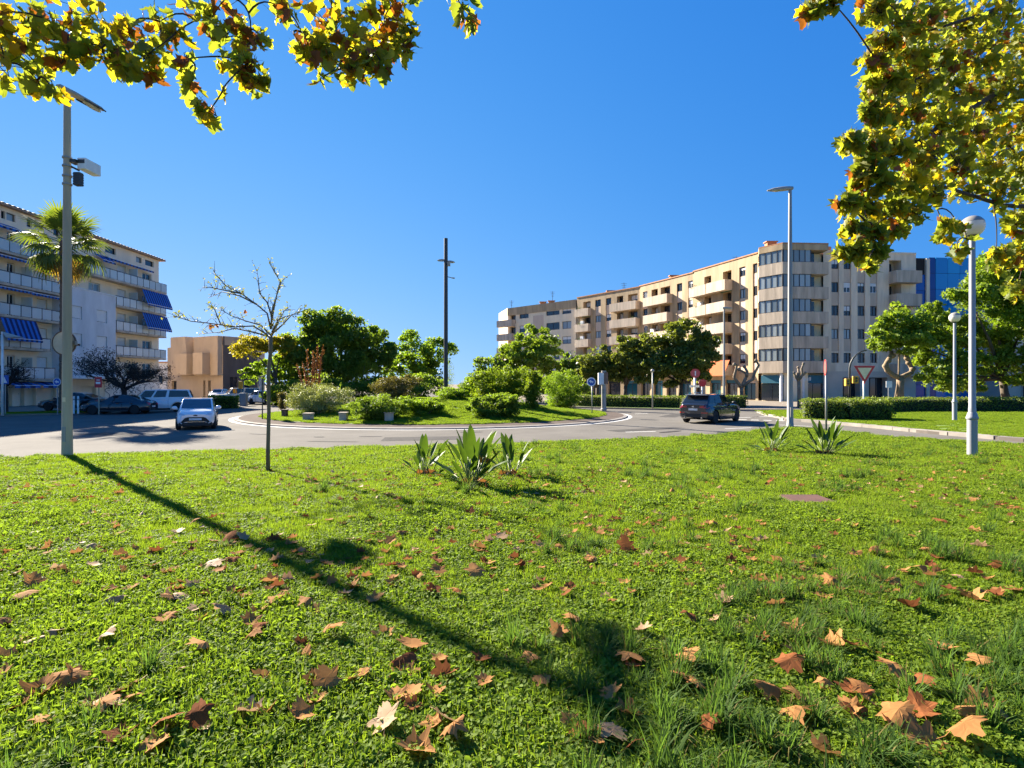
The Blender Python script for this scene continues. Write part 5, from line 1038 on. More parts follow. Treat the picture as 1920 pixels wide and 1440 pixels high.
# young bare tree on the lawn
h = hit(502.5, 887); d = h.y; root = thing('young_tree', h, 'slender young tree on the lawn, almost bare branches reaching left', 'tree'); Z2 = lambda zx, zy, dy=0: at(300 + zx*.2916, 480 + zy*.2916, d + dy)
stem = mat('young_bark', (.22, .15, .085), .85, scale=9, var=.45, streak=.3, bump=.3, bscale=40); mb = MB(); tips = []
mb.tube([h - Vector((0,0,.1)), Z2(694, 1250), Z2(700, 1000), Z2(697, 760), Z2(712, 600), Z2(712, 520)], [.046, .04, .038, .036, .038, .044], 10)
BR = [([(710,530),(680,500),(600,450),(480,455),(300,430),(200,420),(130,398),(88,385)], -1.0), ([(712,510),(650,445),(560,420),(460,385),(400,350),(340,335)], .9), ([(712,470),(690,370),(620,310),(520,240),(420,190),(370,130),(345,105)], .5), ([(620,310),(510,255),(400,230),(310,270)], .9), ([(715,470),(718,360),(745,270),(778,170),(740,110),(700,40)], -.3), ([(722,400),(690,300),(640,240),(632,150),(622,88)], .6), ([(720,500),(790,440),(850,375),(945,345)], -.5), ([(720,490),(760,410),(820,385),(890,375)], .6), ([(690,515),(600,490),(480,465),(380,490),(250,500)], .3), ([(712,450),(735,330),(760,200),(800,140)], .4), ([(520,240),(440,225),(340,205),(275,200)], .2), ([(480,455),(390,440),(350,340),(330,325)], -.8), ([(715,520),(740,470),(800,350),(870,345)], .9)]
for P_, dy in BR:
    pts = [Z2(x, y, dy*(i/(len(P_)-1))**1.2) for i, (x, y) in enumerate(P_)]; Ln = len(pts); path_tube(mb, pts, .019, .004, 6)
    for i in range(1, Ln):
        for j in range(5):
            a = pts[i-1].lerp(pts[i], rnd.random()); dv = ((pts[i]-pts[i-1]).normalized()*.7 + Vector((rnd.gauss(0,.5), rnd.gauss(0,.5), rnd.gauss(.25,.5)))).normalized(); l = rnd.uniform(.08, .26); e = a + dv*l; m_ = a + dv*l*.5 + Vector((0,0,.015)); mb.tube([a, m_, e], [.006, .004, .0025], 4); tips += [e, m_]
    tips += pts[2:]
ob('trunk', mb, stem, root, smooth=True); T = np.array([tuple(t) for t in tips]); T = T[rng.integers(0, len(T), 800)] + rng.normal(size=(800, 3))*.018; V, Q = cards(T, .05, .55, .3); np_ob('young_leaves', V, Q, fol('sparse_leaves', (.26, .26, .07), (.14, .16, .04), .35), root, kind='stuff')
for (zx, zy) in ((548, 358), (418, 455), (370, 450), (330, 450)): c = Z2(zx, zy); V, Q = cards(np.array([tuple(c)]*6) + rng.normal(size=(6,3))*.02, .085, .7); np_ob('red_leaf', V, Q, rustl, root)
# island bushes: (label, px, base py, [(px, py, rx, ry)], material, n, leaf size, aspect)
BU = [('large rounded grey green bush with drooping leaves, left on the roundabout', 596, 776, [(596, 745, 54, 34), (570, 752, 36, 28), (625, 748, 36, 30)], ggrey, 9000, .15, .22),
 ('small reddish bush at the left end of the roundabout', 530, 772, [(530, 751, 9, 16), (527, 742, 9, 8)], reddish, 900, .12, .4),
 ('bright lime shrub with loose airy sprigs behind the grey bush', 668, 757, [(668, 702, 34, 28), (690, 690, 22, 20), (650, 715, 22, 22), (672, 735, 34, 20)], glime, 4200, .16, .35),
 ('dark low bush with reddish top left of the tall mast', 742, 750, [(742, 722, 40, 16), (765, 716, 28, 12), (715, 728, 24, 14)], reddish, 4500, .15, .3),
 ('drooping dark bush with long leaves above the pale square block', 708, 787, [(705, 762, 42, 24), (735, 765, 30, 22), (680, 768, 24, 20)], gdark, 7500, .2, .18),
 ('low spreading green bush right of the drooping bush', 795, 777, [(790, 762, 34, 14), (822, 765, 16, 11), (765, 758, 24, 16)], gmid, 4500, .14, .3),
 ('low bright green bush at the foot of the mast', 845, 749, [(842, 738, 28, 11), (865, 738, 14, 9)], gmid, 2500, .14, .35),
 ('tall lime hedge bush in the middle right of the roundabout', 930, 752, [(905, 715, 28, 24), (945, 710, 32, 28), (980, 715, 28, 26), (925, 735, 44, 16)], glime, 8500, .17, .4),
 ('dark rounded bush with dense leaves, front right on the roundabout', 928, 782, [(925, 760, 42, 24), (895, 764, 22, 20), (955, 760, 24, 22)], gdark, 7500, .15, .45),
 ('bright lime upright shrub between the lime hedge and feathery bush', 998, 767, [(998, 730, 14, 34), (1004, 712, 16, 16)], glime, 3200, .16, .3),
 ('feathery green upright bush near the right end of the roundabout', 1048, 766, [(1040, 730, 28, 34), (1068, 728, 22, 32), (1055, 748, 32, 18)], gmid, 8500, .18, .2),
 ('slim leafy shoot hugging the foot of the dark mast', 842, 730, [(842, 690, 10, 26), (846, 712, 10, 18), (838, 672, 8, 14)], gdark, 1500, .2, .4),
 ('pale low plant behind the mast and the lime hedge', 880, 740, [(872, 722, 16, 10), (890, 716, 12, 12)], gold, 1200, .16, .3)]
for (lab, px, py, bl, m, n, sz, asp) in BU:
    b = hit(px, py); d = b.y; s_ = d/F; root = thing('garden_bush', b, lab, 'bush', 'bushes on the roundabout'); B = []
    bl = bl + [(sum(q[0] for q in bl)/len(bl), py - .28*(py-min(q[1] for q in bl)), .75*(max(q[0]+q[2] for q in bl)-min(q[0]-q[2] for q in bl))/2, .30*(py-min(q[1]-q[3] for q in bl)))]
    for (x, y, rx, ry) in bl: rx *= 1.08; ry *= 1.08; c = at(x, y, d + rnd.uniform(-.3, .5)*rx*s_); B.append((tuple(c), (rx*s_, rx*s_*.85, ry*s_)))
    crown_ob(root, B, int(n*1.5), sz, m, asp, up=.5, name='foliage', sub=24, subr=.30, fill=.32); mb = MB()
    for c, r in B:
        for q in range(2): mb.tube([(b.x+rnd.uniform(-.1,.1), c[1], gz(b.x, c[1])-.1), (c[0]*.5+b.x*.5, c[1], (c[2]+b.z)/2), (c[0]+rnd.uniform(-.3,.3)*r[0], c[1], c[2]+r[2]*.5)], [.04, .03, .012], 5)
    ob('stem', mb, bark, root)
# dry rust coloured flower stalks
b = hit(592, 768); d = b.y + 2.6; root = thing('dry_stalk_plant', b + Vector((0, 2.6, 0)), 'cluster of tall rust brown dry stalks behind the grey bush', 'plant')
for (zx0, zy0, zx1, zy1) in ((930,800,880,700), (945,800,920,690), (960,805,945,605), (975,805,985,620), (1000,808,1015,575), (1015,808,1050,580), (1020,800,1030,640), (990,805,995,660)):
    a = Z2(zx0, zy0+60, 0); e = Z2(zx1, zy1, rnd.uniform(-.3,.3)); m_ = a.lerp(e, .5) + Vector((rnd.uniform(-.06,.06), 0, 0)); mb = MB().tube([a, m_, e], [.035, .05, .03], 6); T = np.array([tuple(a.lerp(e, t)) for t in np.linspace(.15, 1.02, 130)]) + rng.normal(size=(130, 3))*.06; V, Q = cards(T, .11, .45, .9)
    st = ob('stalk', mb, rustl, root); np_ob('dry_bracts', V, Q, rustl, st)
# hedges
hcore = mat('hedge_inside', (.02, .03, .010), .9); hedgem = fol('hedge_leaves', (0.217, 0.274, 0.043), (0.077, 0.121, 0.018), .25)  # dark core box stands in for the shade among the inner leaves
def hedge(label, path, w, z0, h, n, size, m=hedgem, group='clipped hedges'):
    P = [Vector((x, y, 0)) for x, y in path]; root = thing('clipped_hedge', (P[0].x, P[0].y, z0), label, 'hedge', group); mb = MB(); pts = []; seg = [(P[i], P[i+1], (P[i+1]-P[i]).length) for i in range(len(P)-1)]; tot = sum(s[2] for s in seg)
    for a, b, l in seg:
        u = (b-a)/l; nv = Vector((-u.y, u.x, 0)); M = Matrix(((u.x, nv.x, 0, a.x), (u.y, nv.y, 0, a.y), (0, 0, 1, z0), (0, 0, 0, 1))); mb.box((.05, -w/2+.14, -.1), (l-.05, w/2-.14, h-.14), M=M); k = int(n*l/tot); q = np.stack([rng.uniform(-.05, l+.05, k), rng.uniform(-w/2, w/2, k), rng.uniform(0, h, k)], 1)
        f = rng.integers(0, 4, k); q[f == 0, 2] = h; q[f == 1, 1] = -w/2; q[f == 2, 1] = w/2; q += rng.normal(size=q.shape)*.045; wob = np.array([noise.noise(Vector((x*.9, y*.9, z0))) for x, y in q[:, :2]])*.10; q[:, 2] += wob; q[:, 2] = np.maximum(q[:, 2], .02)
        pts.append(np.array(a) + np.outer(q[:, 0], np.array(u)) + np.outer(q[:, 1], np.array(nv)) + np.outer(q[:, 2], [0, 0, 1]) + [0, 0, z0])
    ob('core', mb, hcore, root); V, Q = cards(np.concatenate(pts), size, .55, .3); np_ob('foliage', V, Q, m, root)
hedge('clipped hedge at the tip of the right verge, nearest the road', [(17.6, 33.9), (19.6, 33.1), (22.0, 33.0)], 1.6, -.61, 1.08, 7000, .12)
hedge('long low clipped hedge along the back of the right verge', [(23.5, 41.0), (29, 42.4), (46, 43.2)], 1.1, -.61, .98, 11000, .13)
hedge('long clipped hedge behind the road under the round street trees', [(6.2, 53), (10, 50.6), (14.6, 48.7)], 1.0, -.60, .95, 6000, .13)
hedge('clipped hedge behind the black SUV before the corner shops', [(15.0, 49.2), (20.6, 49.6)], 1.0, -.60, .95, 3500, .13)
hedge('low dark flat hedge right of the white hatchback', [(gx(392, 50), 50), (gx(447, 51), 51)], 1.4, -.75, 1.05, 3500, .13, m=gdark)
# dry undergrowth at the base of the left corner of the road
# ---------------------------------------------------------------- strelitzia clumps
strel = fol('strelitzia_leaf', (.07, .125, .02), (.035, .07, .012), .22, rough=.55, scale=6, isl=.5); stemm = mat('strelitzia_stem', (.13, .17, .04), .5, var=.3); orangef = mat('orange_flower', (.75, .25, .01), .5)
def paddle(seed):
    q = random.Random(seed); mb = MB(); n = 9; Lp = .55; ll = .5*q.uniform(.85, 1.15); w = .066*q.uniform(.8, 1.2); bend = q.uniform(.05, .5); vs = []
    mb.tube([(0,0,0), (.02,0,Lp*.5), (.05+.05*bend,0,Lp)], [.014,.011,.008], 5, m=1)
    for i in range(n):
        t = i/(n-1); x = .05+.05*bend + bend*.42*ll*t*t + .05*t; z = Lp + ll*t*(1-.28*bend*t); ww = w*math.sin(math.pi*min(1, .06+.94*t**.8))**.75 if t < 1 else .002; fold = .45
        vs += [(x - ww*fold*.5, -ww, z + .0), (x + ww*fold*.4, 0, z), (x - ww*fold*.5, ww, z)]
    fs = []
    for i in range(n-1):
        for j in range(2): fs.append((i*3+j, i*3+j+1, (i+1)*3+j+1, (i+1)*3+j))
    mb.add(vs, fs); return new_mesh('leaf', mb, [strel, stemm], True)
PD = [paddle(i) for i in range(8)]
def strelitzia(px, py, n, h, label, flower=0, lean=1.):
    p = hit(px, py); root = thing('strelitzia_plant', p, label, 'plant', 'strelitzia clumps on the lawn')
    for i in range(n):
        az = i*2.39996 + rnd.uniform(-.3, .3); t = R(rnd.uniform(4, 20) if i < n*.5 else rnd.uniform(24, 62))*lean; s = h*rnd.uniform(.78, 1.02)*(1 if i < n*.5 else .82); o = place('leaf', PD[i % 8], root, (rnd.gauss(0, .05), rnd.gauss(0, .05), -.03), Matrix.Rotation(az, 4, 'Z') @ Matrix.Rotation(t, 4, 'Y'), s)
    ob('root_crown', MB().ell((p.x, p.y, p.z), (.10, .10, .12), 10, 6), bark, root, smooth=True)
    for i in range(9):                                  # dead hanging leaves at the base
        a = rnd.uniform(0, 6.28); e = p + Vector((math.cos(a), math.sin(a), 0))*rnd.uniform(.2, .42); V = MB().add([p + Vector((0,0,.12)), e + Vector((.02,.02,.04)), e + Vector((.05,-.03,.02)), e.lerp(p, .5) + Vector((-.03,.03,.16))], [(0,1,2),(0,3,1)]); ob('dead_leaf', V, rustl, root)
    for i in range(flower):
        a = Vector((.20+.1*i, -.05, .42)); mb = MB().tube([p + Vector((0,0,.0)), p + a], [.012, .01], 5, m=1)
        for k in range(4): e = p + a + Vector((.06*k-.03, 0, .16-.02*k)); mb.add([p+a+Vector((-.01,0,0)), p+a+Vector((.03,.01,0)), e], [(0,1,2)]); mb.add([p+a+Vector((0,.012,0)), p+a+Vector((.03,-.012,0)), e+Vector((.02,0,-.03))], [(0,2,1)])
        ob('flower', mb, [orangef, stemm], root)
strelitzia(796, 895, 16, .95, 'left strelitzia of the three on the mid lawn, one tall spear leaf')
strelitzia(880, 913, 30, 1.12, 'largest middle strelitzia on the mid lawn with an orange flower', 2)
strelitzia(955, 897, 16, .93, 'right strelitzia of the three on the mid lawn, tilted narrow leaves')
strelitzia(1448, 850, 24, 1.0, 'strelitzia at the lawn edge, left of the edge on round sign', 0, 1.15)
strelitzia(1546, 856, 30, 1.12, 'strelitzia clump under the edge on round sign', 0, 1.2)
# ---------------------------------------------------------------- plane leaves overhead and fallen
def lobed(seed, curl, fold, size=1.0):
    """a five lobed plane leaf with thickness, stalk at the origin, tip along +x, unit length"""
    q = random.Random(seed); base = [(0,.0),(-.06,.14),(.02,.30),(-.02,.44),(.14,.36),(.26,.34),(.40,.52),(.50,.56),(.52,.40),(.58,.27),(.70,.24),(.86,.16),(.84,.07),(1.0,0)]
    j = lambda v: v*q.uniform(.88, 1.12); up = [(j(x), j(y)) for x, y in base[1:-1]]; dn = [(j(x), -j(y)) for x, y in base[1:-1]][::-1]; ring = [(0, 0)] + up + [(1, 0)] + dn
    ax = q.uniform(-.5, .5); cu = curl*q.uniform(.6, 1.3); ph = q.uniform(0, 6)
    def z(x, y): r = x*math.cos(ax) + y*math.sin(ax); return cu*((x-.45)**2*.9 + y*y*1.3) - cu*.25 + fold*abs(y) + .05*math.sin(7*x+ph)*curl + .05*math.sin(9*y+ph)*curl
    inner = [(.42 + (x-.42)*.5, y*.5) for x, y in ring]; n = len(ring); k = 1 + .25*curl; P = [(x, y/k, z(x, y)) for x, y in ring] + [(x, y/k, z(x, y)) for x, y in inner] + [(.42, 0, z(.42, 0))]
    fs = []
    for i in range(n): b = (i+1) % n; fs += [(i, b, n+b, n+i), (n+i, n+b, 2*n)]
    mb = MB(); mb.add([Vector(p)*size for p in P], fs); mb.tube([(0,0,P[0][2]*size), (-.2*size,.02*size,P[0][2]*size+.04*size), (-.42*size,.0,P[0][2]*size+.02*size)], [.012*size,.01*size,.008*size], 3); return mb
LV = lambda n, a, b, tr=.62: mat(n, a, .5, col2=b, scale=9, objrand=.55, island=0, trans=tr, tcol=(1.75, 1.65, .75), spec=.4)
lg = LV('plane_leaf_green', (.20, .24, .04), (.12, .16, .02)); ly = LV('plane_leaf_yellowgreen', (.29, .28, .03), (.19, .21, .02)); lo = LV('plane_leaf_yellow', (.40, .27, .012), (.28, .23, .015)); lr = LV('plane_leaf_russet', (.26, .085, .018), (.13, .05, .016), .45)
SH = [lobed(i, c, f) for i, (c, f) in enumerate(((.3,.1),(.5,.0),(.7,.15),(.4,-.15),(.9,.2),(.2,.05),(.6,-.2),(.5,.3)))]
LM = {m.name: [new_mesh('leaf', s, m, True) for s in SH] for m in (lg, ly, lo, lr)}
dry = [mat('dry_leaf_tan', (.47, .235, .085), .8, col2=(.29, .13, .045), scale=14, objrand=.5, trans=.3, spec=.08), mat('dry_leaf_russet', (.30, .11, .04), .9, col2=(.15, .05, .02), scale=14, objrand=.5, trans=.3, spec=.08), mat('dry_leaf_pale', (.50, .32, .18), .65, col2=(.36, .20, .10), scale=14, objrand=.5, trans=.28, spec=.2)]
twig = mat('twig_bark', (.055, .04, .028), .9, scale=12)
def plane_tree(label, trunk, limbs_, clusters, weights, n_part=300, dens=1.55, thick=1.):
    """clusters: (px, py, radius px, count, distance); leaves hang round each centre, twigs join them to the limbs"""
    root = thing('plane_tree', trunk, label, 'tree', 'plane trees overhanging the lawn'); root_l = Vector(trunk); items = []; nodes = []
    mb = MB()
    for pts, r0, r1 in limbs_: P = [Vector(p) for p in pts]; path_tube(mb, P, r0, r1, 8); nodes += [P[i].lerp(P[i+1], t) for i in range(max(0, len(P)-4), len(P)-1) for t in (.2, .5, .8)] + [P[-1]]
    cl = []
    for (px, py, r, k, d) in clusters:
        c = at(px, py, d); cl.append((c, r*d/F, int(k*dens)))
    for c, r, k in sorted(cl, key=lambda q: min((q[0]-x).length for x in nodes)):
        a = min(nodes, key=lambda x: (x-c).length + max(0, c.z-x.z)*1.5); m1 = a.lerp(c, .5) + Vector((rnd.gauss(0,.06), rnd.gauss(0,.06), .10)); e = c + Vector((rnd.gauss(0,.3)*r, rnd.gauss(0,.3)*r, -r*.6)); cv = [a.lerp(m1, t).lerp(m1.lerp(c, t), t) for t in (0, .2, .4, .6, .8, 1)] + [c.lerp(e, .5) + Vector((rnd.gauss(0,.02), rnd.gauss(0,.02), 0)), e]; mb.tube(cv, [.010, .009, .008, .007, .006, .005, .004, .002], 5); nodes += [cv[3], c]
        for q in range(k):
            v = Vector((rnd.gauss(0,1), rnd.gauss(0,1), rnd.gauss(0,1))).normalized()*r*rnd.random()**.45; v.y *= thick; lp_ = c + v; s = rnd.uniform(.085, .155)
            if q % 3 == 0: mb.tube([c.lerp(e, rnd.random()), lp_ + Vector((0, 0, .03))], [.004, .002], 3)
            az = rnd.uniform(0, 2*math.pi); pit = R(rnd.gauss(48, 24)); rol = R(rnd.gauss(0, 32)); rot = Matrix.Rotation(az, 4, 'Z') @ Matrix.Rotation(pit, 4, 'Y') @ Matrix.Rotation(rol, 4, 'X'); items.append((s/ max(.5, (lp_-CAM).length), lp_, rot, s, rnd.choices((lg, ly, lo, lr), weights)[0], rnd.randrange(8)))
    ob('trunk', mb, twig, root, smooth=True); items.sort(key=lambda q: -q[0])
    def in_view(p): v = p - CAM; return v.y > .3 and abs(v.x/v.y*F) < 990 and abs(v.z/v.y*F) < 740
    seen = [q for q in items if in_view(q[1])]; first = seen[:n_part]; ids = {id(q) for q in first}; rest = [q for q in items if id(q) not in ids]
    for _, p, rot, s, m, i in first: place('leaf', LM[m.name][i], root, p - root_l, rot, s)
    if rest:
        V = []; Q = []; MI = []; order = (lg, ly, lo, lr); off = 0
        for _, p, rot, s, m, i in rest:
            src = SH[i]; M3 = np.array(rot.to_3x3())*s; A = np.array(src.v); V.append(A @ M3.T + np.array(p)); mi = order.index(m)
            for f in src.f:
                if len(f) == 3: Q.append((f[0]+off, f[1]+off, f[2]+off)); MI.append(mi)
                elif len(f) == 4: Q += [(f[0]+off, f[1]+off, f[2]+off), (f[0]+off, f[2]+off, f[3]+off)]; MI += [mi, mi]
            off += len(A)
        np_ob('foliage', np.concatenate(V), np.array(Q), list(order), root, kind='stuff', mi=MI)
    return root
# left canopy: the trunk stands behind and left of the camera
CLL = [(-30,40,80,20,4.6),(20,60,50,22,4.8),(10,120,45,16,4.7),(60,110,48,20,5.0),(70,150,30,10,4.9),(95,165,18,5,4.8),(60,40,40,18,5.2),(120,60,40,20,5.0),(120,105,28,12,4.8),(150,90,25,9,4.9),(170,30,40,18,5.2),(190,90,38,20,4.9),(225,105,36,18,5.0),(250,130,26,12,4.9),(245,60,40,18,5.2),(280,100,30,13,4.8),(300,40,45,18,5.1),(290,140,16,6,4.9),(330,60,25,8,5.0),(350,110,20,7,4.8),(355,150,20,8,4.8),(395,205,24,10,4.7),(418,165,10,2,4.8),(400,30,38,16,5.2),(430,60,34,16,5.0),(440,110,30,15,4.9),(465,120,32,16,4.8),(485,150,24,12,4.8),(470,60,26,11,5.1),(492,70,14,4,4.9),(520,10,22,6,5.0),(540,25,14,4,4.9),(570,90,26,10,5.0),(565,60,18,5,5.1),(590,105,24,10,4.9),(620,40,48,24,5.2),(610,90,34,15,5.0),(640,100,38,19,4.9),(655,135,26,11,4.8),(680,60,50,25,5.1),(690,110,36,17,4.9),(720,40,45,20,5.2),(715,120,26,10,4.8),(750,60,36,15,5.0),(765,95,22,9,4.9),(775,60,12,3,5.0),(740,10,40,16,5.2),(605,145,8,3,4.8),(865,12,28,11,5.0),(885,45,9,3,5.0),(850,-30,40,10,5.0),(300,-50,90,22,5.0),(600,-60,90,24,5.0),(100,-50,90,24,4.9),(450,-50,80,18,5.0),(760,-50,60,12,5.0)]
LT = Vector((-5.5, -3.2, -.02))
plane_tree('plane tree overhanging the top left with yellow green autumn leaves', LT, [([(-5.5,-3.2,-.1),(-5.4,-3.1,2.4),(-5.1,-2.6,4.6)], .30, .20), ([(-5.1,-2.6,4.6),(-4.2,.5,5.7),(-3.6,2.6,5.5),(-3.6,4.4,5.05)], .12, .02), ([(-5.1,-2.6,4.6),(-3.0,.2,6.1),(-2.0,2.6,5.9),(-1.5,4.6,5.2)], .12, .02), ([(-5.1,-2.6,4.6),(-2.4,0,6.2),(-.8,2.8,6.0),(-.5,4.7,5.3)], .10, .02), ([(-3.6,2.6,5.5),(-2.8,4.2,5.2),(-2.5,5.0,4.9)], .04, .012), ([(-4.2,.5,5.7),(-4.6,3.0,5.2),(-4.4,4.6,4.6)], .07, .015)], CLL, (.46, .26, .16, .12))
CLR = [(1525,10,24,9,6.08),(1560,5,22,7,6.14),(1640,10,40,18,6.32),(1690,40,50,30,6.44),(1740,20,50,30,6.38),(1800,40,60,40,6.26),(1870,40,60,40,6.08),(1920,90,60,36,5.96),(1660,80,34,20,6.44),(1700,100,50,32,6.56),(1760,100,55,38,6.32),(1830,110,60,40,6.14),(1890,150,55,36,5.96),(1640,110,26,14,6.38),(1635,155,24,13,6.38),(1670,150,42,26,6.50),(1725,160,50,34,6.44),(1790,170,55,38,6.20),(1850,190,55,36,6.08),(1915,210,50,30,5.90),(1625,205,20,9,6.38),(1655,210,38,22,6.44),(1700,215,48,30,6.50),(1760,230,52,34,6.32),(1820,245,52,34,6.14),(1880,260,52,32,5.96),(1595,262,24,14,6.44),(1630,270,34,20,6.44),(1675,275,44,28,6.50),(1730,285,48,30,6.38),(1790,300,48,28,6.20),(1850,310,48,28,6.02),(1910,310,48,26,5.90),(1615,320,26,14,6.44),(1655,330,40,24,6.44),(1705,340,42,24,6.38),(1750,350,38,20,6.26),(1810,350,34,18,6.14),(1875,355,36,18,6.02),(1590,378,22,12,6.44),(1625,380,28,15,6.44),(1665,385,36,20,6.38),(1705,395,30,14,6.32),(1600,425,26,14,6.38),(1635,430,30,16,6.38),(1670,430,26,13,6.32),(1605,465,26,13,6.38),(1640,468,24,11,6.38),(1580,470,14,5,6.38),(1625,495,12,4,6.38),(1690,425,14,5,6.32),(1770,425,26,12,6.20),(1795,420,14,5,6.08),(1812,447,9,2,6.08),(1905,420,34,20,5.96),(1920,470,40,22,5.96),(1880,480,34,16,6.08),(1905,540,30,12,6.08),(1868,475,14,4,6.14),(1795,470,16,5,6.20),(1940,380,60,26,5.90),(1960,250,70,30,5.90),(1980,120,80,34,5.96),]
RT = Vector((10.6, 8.6, -.32))
CLR = [(px, py, r, k, 5.3 + max(-.2, (px-1575)/345*2.9) + rnd.uniform(-.25, .25)) for px, py, r, k, d in CLR]
plane_tree('plane tree overhanging the right side with dense sunlit yellow green leaves', RT, [([(10.6,8.6,-.5),(10.5,8.7,2.4),(10.3,8.8,4.0)], .32, .22), ([(10.3,8.8,4.0), at(2080,80,9.2), at(1985,110,8.9), at(1880,168,8.0), at(1765,235,6.95), at(1660,300,6.1)], .085, .010), ([(10.3,8.8,4.0), at(2090,-60,9.2), at(1980,-40,8.7), at(1850,25,7.6), at(1700,70,6.4)], .08, .010), ([(10.3,8.8,3.6), at(2090,380,9.3), at(1985,390,8.8), at(1880,385,8.0), at(1770,350,7.0), at(1650,415,6.0)], .06, .008), ([at(1985,110,8.9), at(1900,70,8.2), at(1800,110,7.3), at(1690,160,6.3)], .03, .008)], CLR, (.48, .34, .13, .05), dens=3.2, thick=.45)
# ---------------------------------------------------------------- fallen leaves
FS = [lobed(40+i, c, f) for i, (c, f) in enumerate(((.5,.1),(.65,-.08),(.35,.2),(.85,.1),(.45,-.18),(.2,.06),(.75,.2),(.3,0)))]
FLM = [[new_mesh('fallen_leaf', s, m, False) for s in FS] for m in dry]
L1 = [(506,1149,0),(469,1195,0),(388,1246,0),(491,1283,0),(581,1242,0),(108,1214,2),(196,1216,2),(43,1220,0),(19,1188,0),(65,1337,0),(155,1307,0),(196,1345,2),(573,1375,0),(375,1393,1),(215,1427,1),(271,1423,0),(332,1134,2),(388,1145,1),(323,1171,0),(304,1042,1),(213,1053,0),(267,975,2),(202,981,0),(56,1117,0),(26,1141,0),(396,1070,2),(435,1072,1),(465,1022,2),(422,1031,1),(357,997,0),(332,1005,2),(620,1203,0),(655,1110,0),(726,1200,0),(771,1224,0),(775,1260,1),(749,1279,0),(681,1282,0),(721,1399,2),(760,1423,0),(839,1414,0),(820,1369,2),(1067,1176,0),(1041,1215,0),(1165,1249,0),(1157,1354,0),(1109,1391,0),(1184,1432,1),(827,1091,0),(895,1100,0),(865,1130,0),(1043,1037,0),(1101,1067,0),(1174,1046,1),(726,1044,0),(745,1012,0),(876,975,1),(1415,1039,0),(1408,1096,0),(1452,1110,0),(1438,1149,0),(1665,1110,0),(1837,1138,0),(1899,1122,0),(1544,1220,0),(1587,1225,1),(1624,1232,0),(1496,1252,0),(1532,1268,0),(1461,1277,1),(1489,1326,0),(1766,1229,0),(1610,1312,1),(1635,1335,0),(1509,1376,0),(1528,1429,0),(1670,1390,0),(1702,1403,0),(1734,1376,1),(1784,1417,0),(1865,1348,0),(1363,938,0),(1330,993,0),(1633,1048,0),(1752,986,1),(1837,1007,0),(1830,947,0),(1564,1115,0),(1711,1156,1),(1690,1300,0),(1530,990,0),(1720,1300,1),(30,1255,0),(430,1165,2),(520,1100,0),(910,1065,0)]
CN = ('tan', 'russet', 'pale')
MARKS = [(126, 870, 'at the foot of the tall left lamp post'), (502, 900, 'by the young bare tree'), (870, 925, 'by the three strelitzias'), (1500, 870, 'by the right pair of strelitzias'), (1515, 950, 'beside the rusty cover plate'), (1823, 875, 'near the grey globe lamp'), (300, 940, 'along the upper pole shadow'), (470, 1040, 'along the middle pole shadow'), (700, 1170, 'along the lower pole shadow'), (60, 1000, 'at the left edge below the lamp post'), (60, 1180, 'at the left edge, halfway down the lawn'), (90, 1380, 'in the front left corner'), (330, 1200, 'left of the pole shadow, near lawn'), (400, 1390, 'at the front, left of centre'), (760, 1390, 'at the front, centre left'), (830, 1060, 'in mid lawn below the strelitzias'), (1080, 960, 'in mid lawn right of the strelitzias'), (1060, 1200, 'in the near centre lawn'), (1120, 1390, 'at the front, right of centre'), (1330, 1080, 'in mid lawn, right of centre'), (1480, 1200, 'near the long tufts on the right'), (1520, 1390, 'at the front right'), (1680, 1020, 'in mid lawn below the globe lamp'), (1720, 1200, 'on the near right lawn'), (1850, 1090, 'at the right edge, mid lawn'), (1850, 1370, 'in the front right corner'), (1280, 900, 'between the two strelitzia groups')]
def zone(px, py): return min(MARKS, key=lambda q: (q[0]-px)**2 + ((q[1]-py)*1.6)**2)[2]
FORM = ('arched', 'cupped', 'wavy', 'curled', 'folded', 'flat', 'crumpled', 'smooth')
leaf_i = 0; SC_POS = []
def fallen(p, k, px, py, big):
    global leaf_i
    s = rnd.uniform(.12, .175) if big else rnd.uniform(.085, .145); i = rnd.randrange(8); n = Vector((0, .035, 1)); me = FLM[k][i]; o = bpy.data.objects.new('fallen_leaf', me); COL.objects.link(o); sw = 'large' if s > .155 else 'medium' if s > .115 else 'small'
    flip = rnd.random() < .35; o.location = p + Vector((0, 0, s*(.10 if not flip else .17)+.055)); o.rotation_euler = (R(rnd.gauss(0, 16)) + (math.pi if flip else 0), R(rnd.gauss(0, 16)), rnd.uniform(0, 6.28)); o.scale = (s, s, s*rnd.uniform(.8, 1.2))
    tag(o, f"{sw} {CN[k]} {FORM[i]} plane leaf{' overturned' if flip else ''} {zone(px, py)}", 'leaf', 'fallen plane leaves on the lawn')
for px, py, k in L1: fallen(hit(px, py), k, px, py, True)
for i in range(200):
    for _ in range(30):
        py = 850 + 560*rnd.random()**1.35; px = rnd.uniform(0, 1920)
        if noise.noise(Vector((px*.004, py*.008, 3))) > rnd.uniform(-.45, .3) + (.25 if 640 < px < 1280 and py > 950 else 0): break
    p = hit(px, py)
    if inpoly(p.x, p.y, LAWN) and p.y < 24: fallen(p, rnd.choices((0, 1, 2), (.5, .22, .28 if px < 640 else .1))[0], px, py, False)
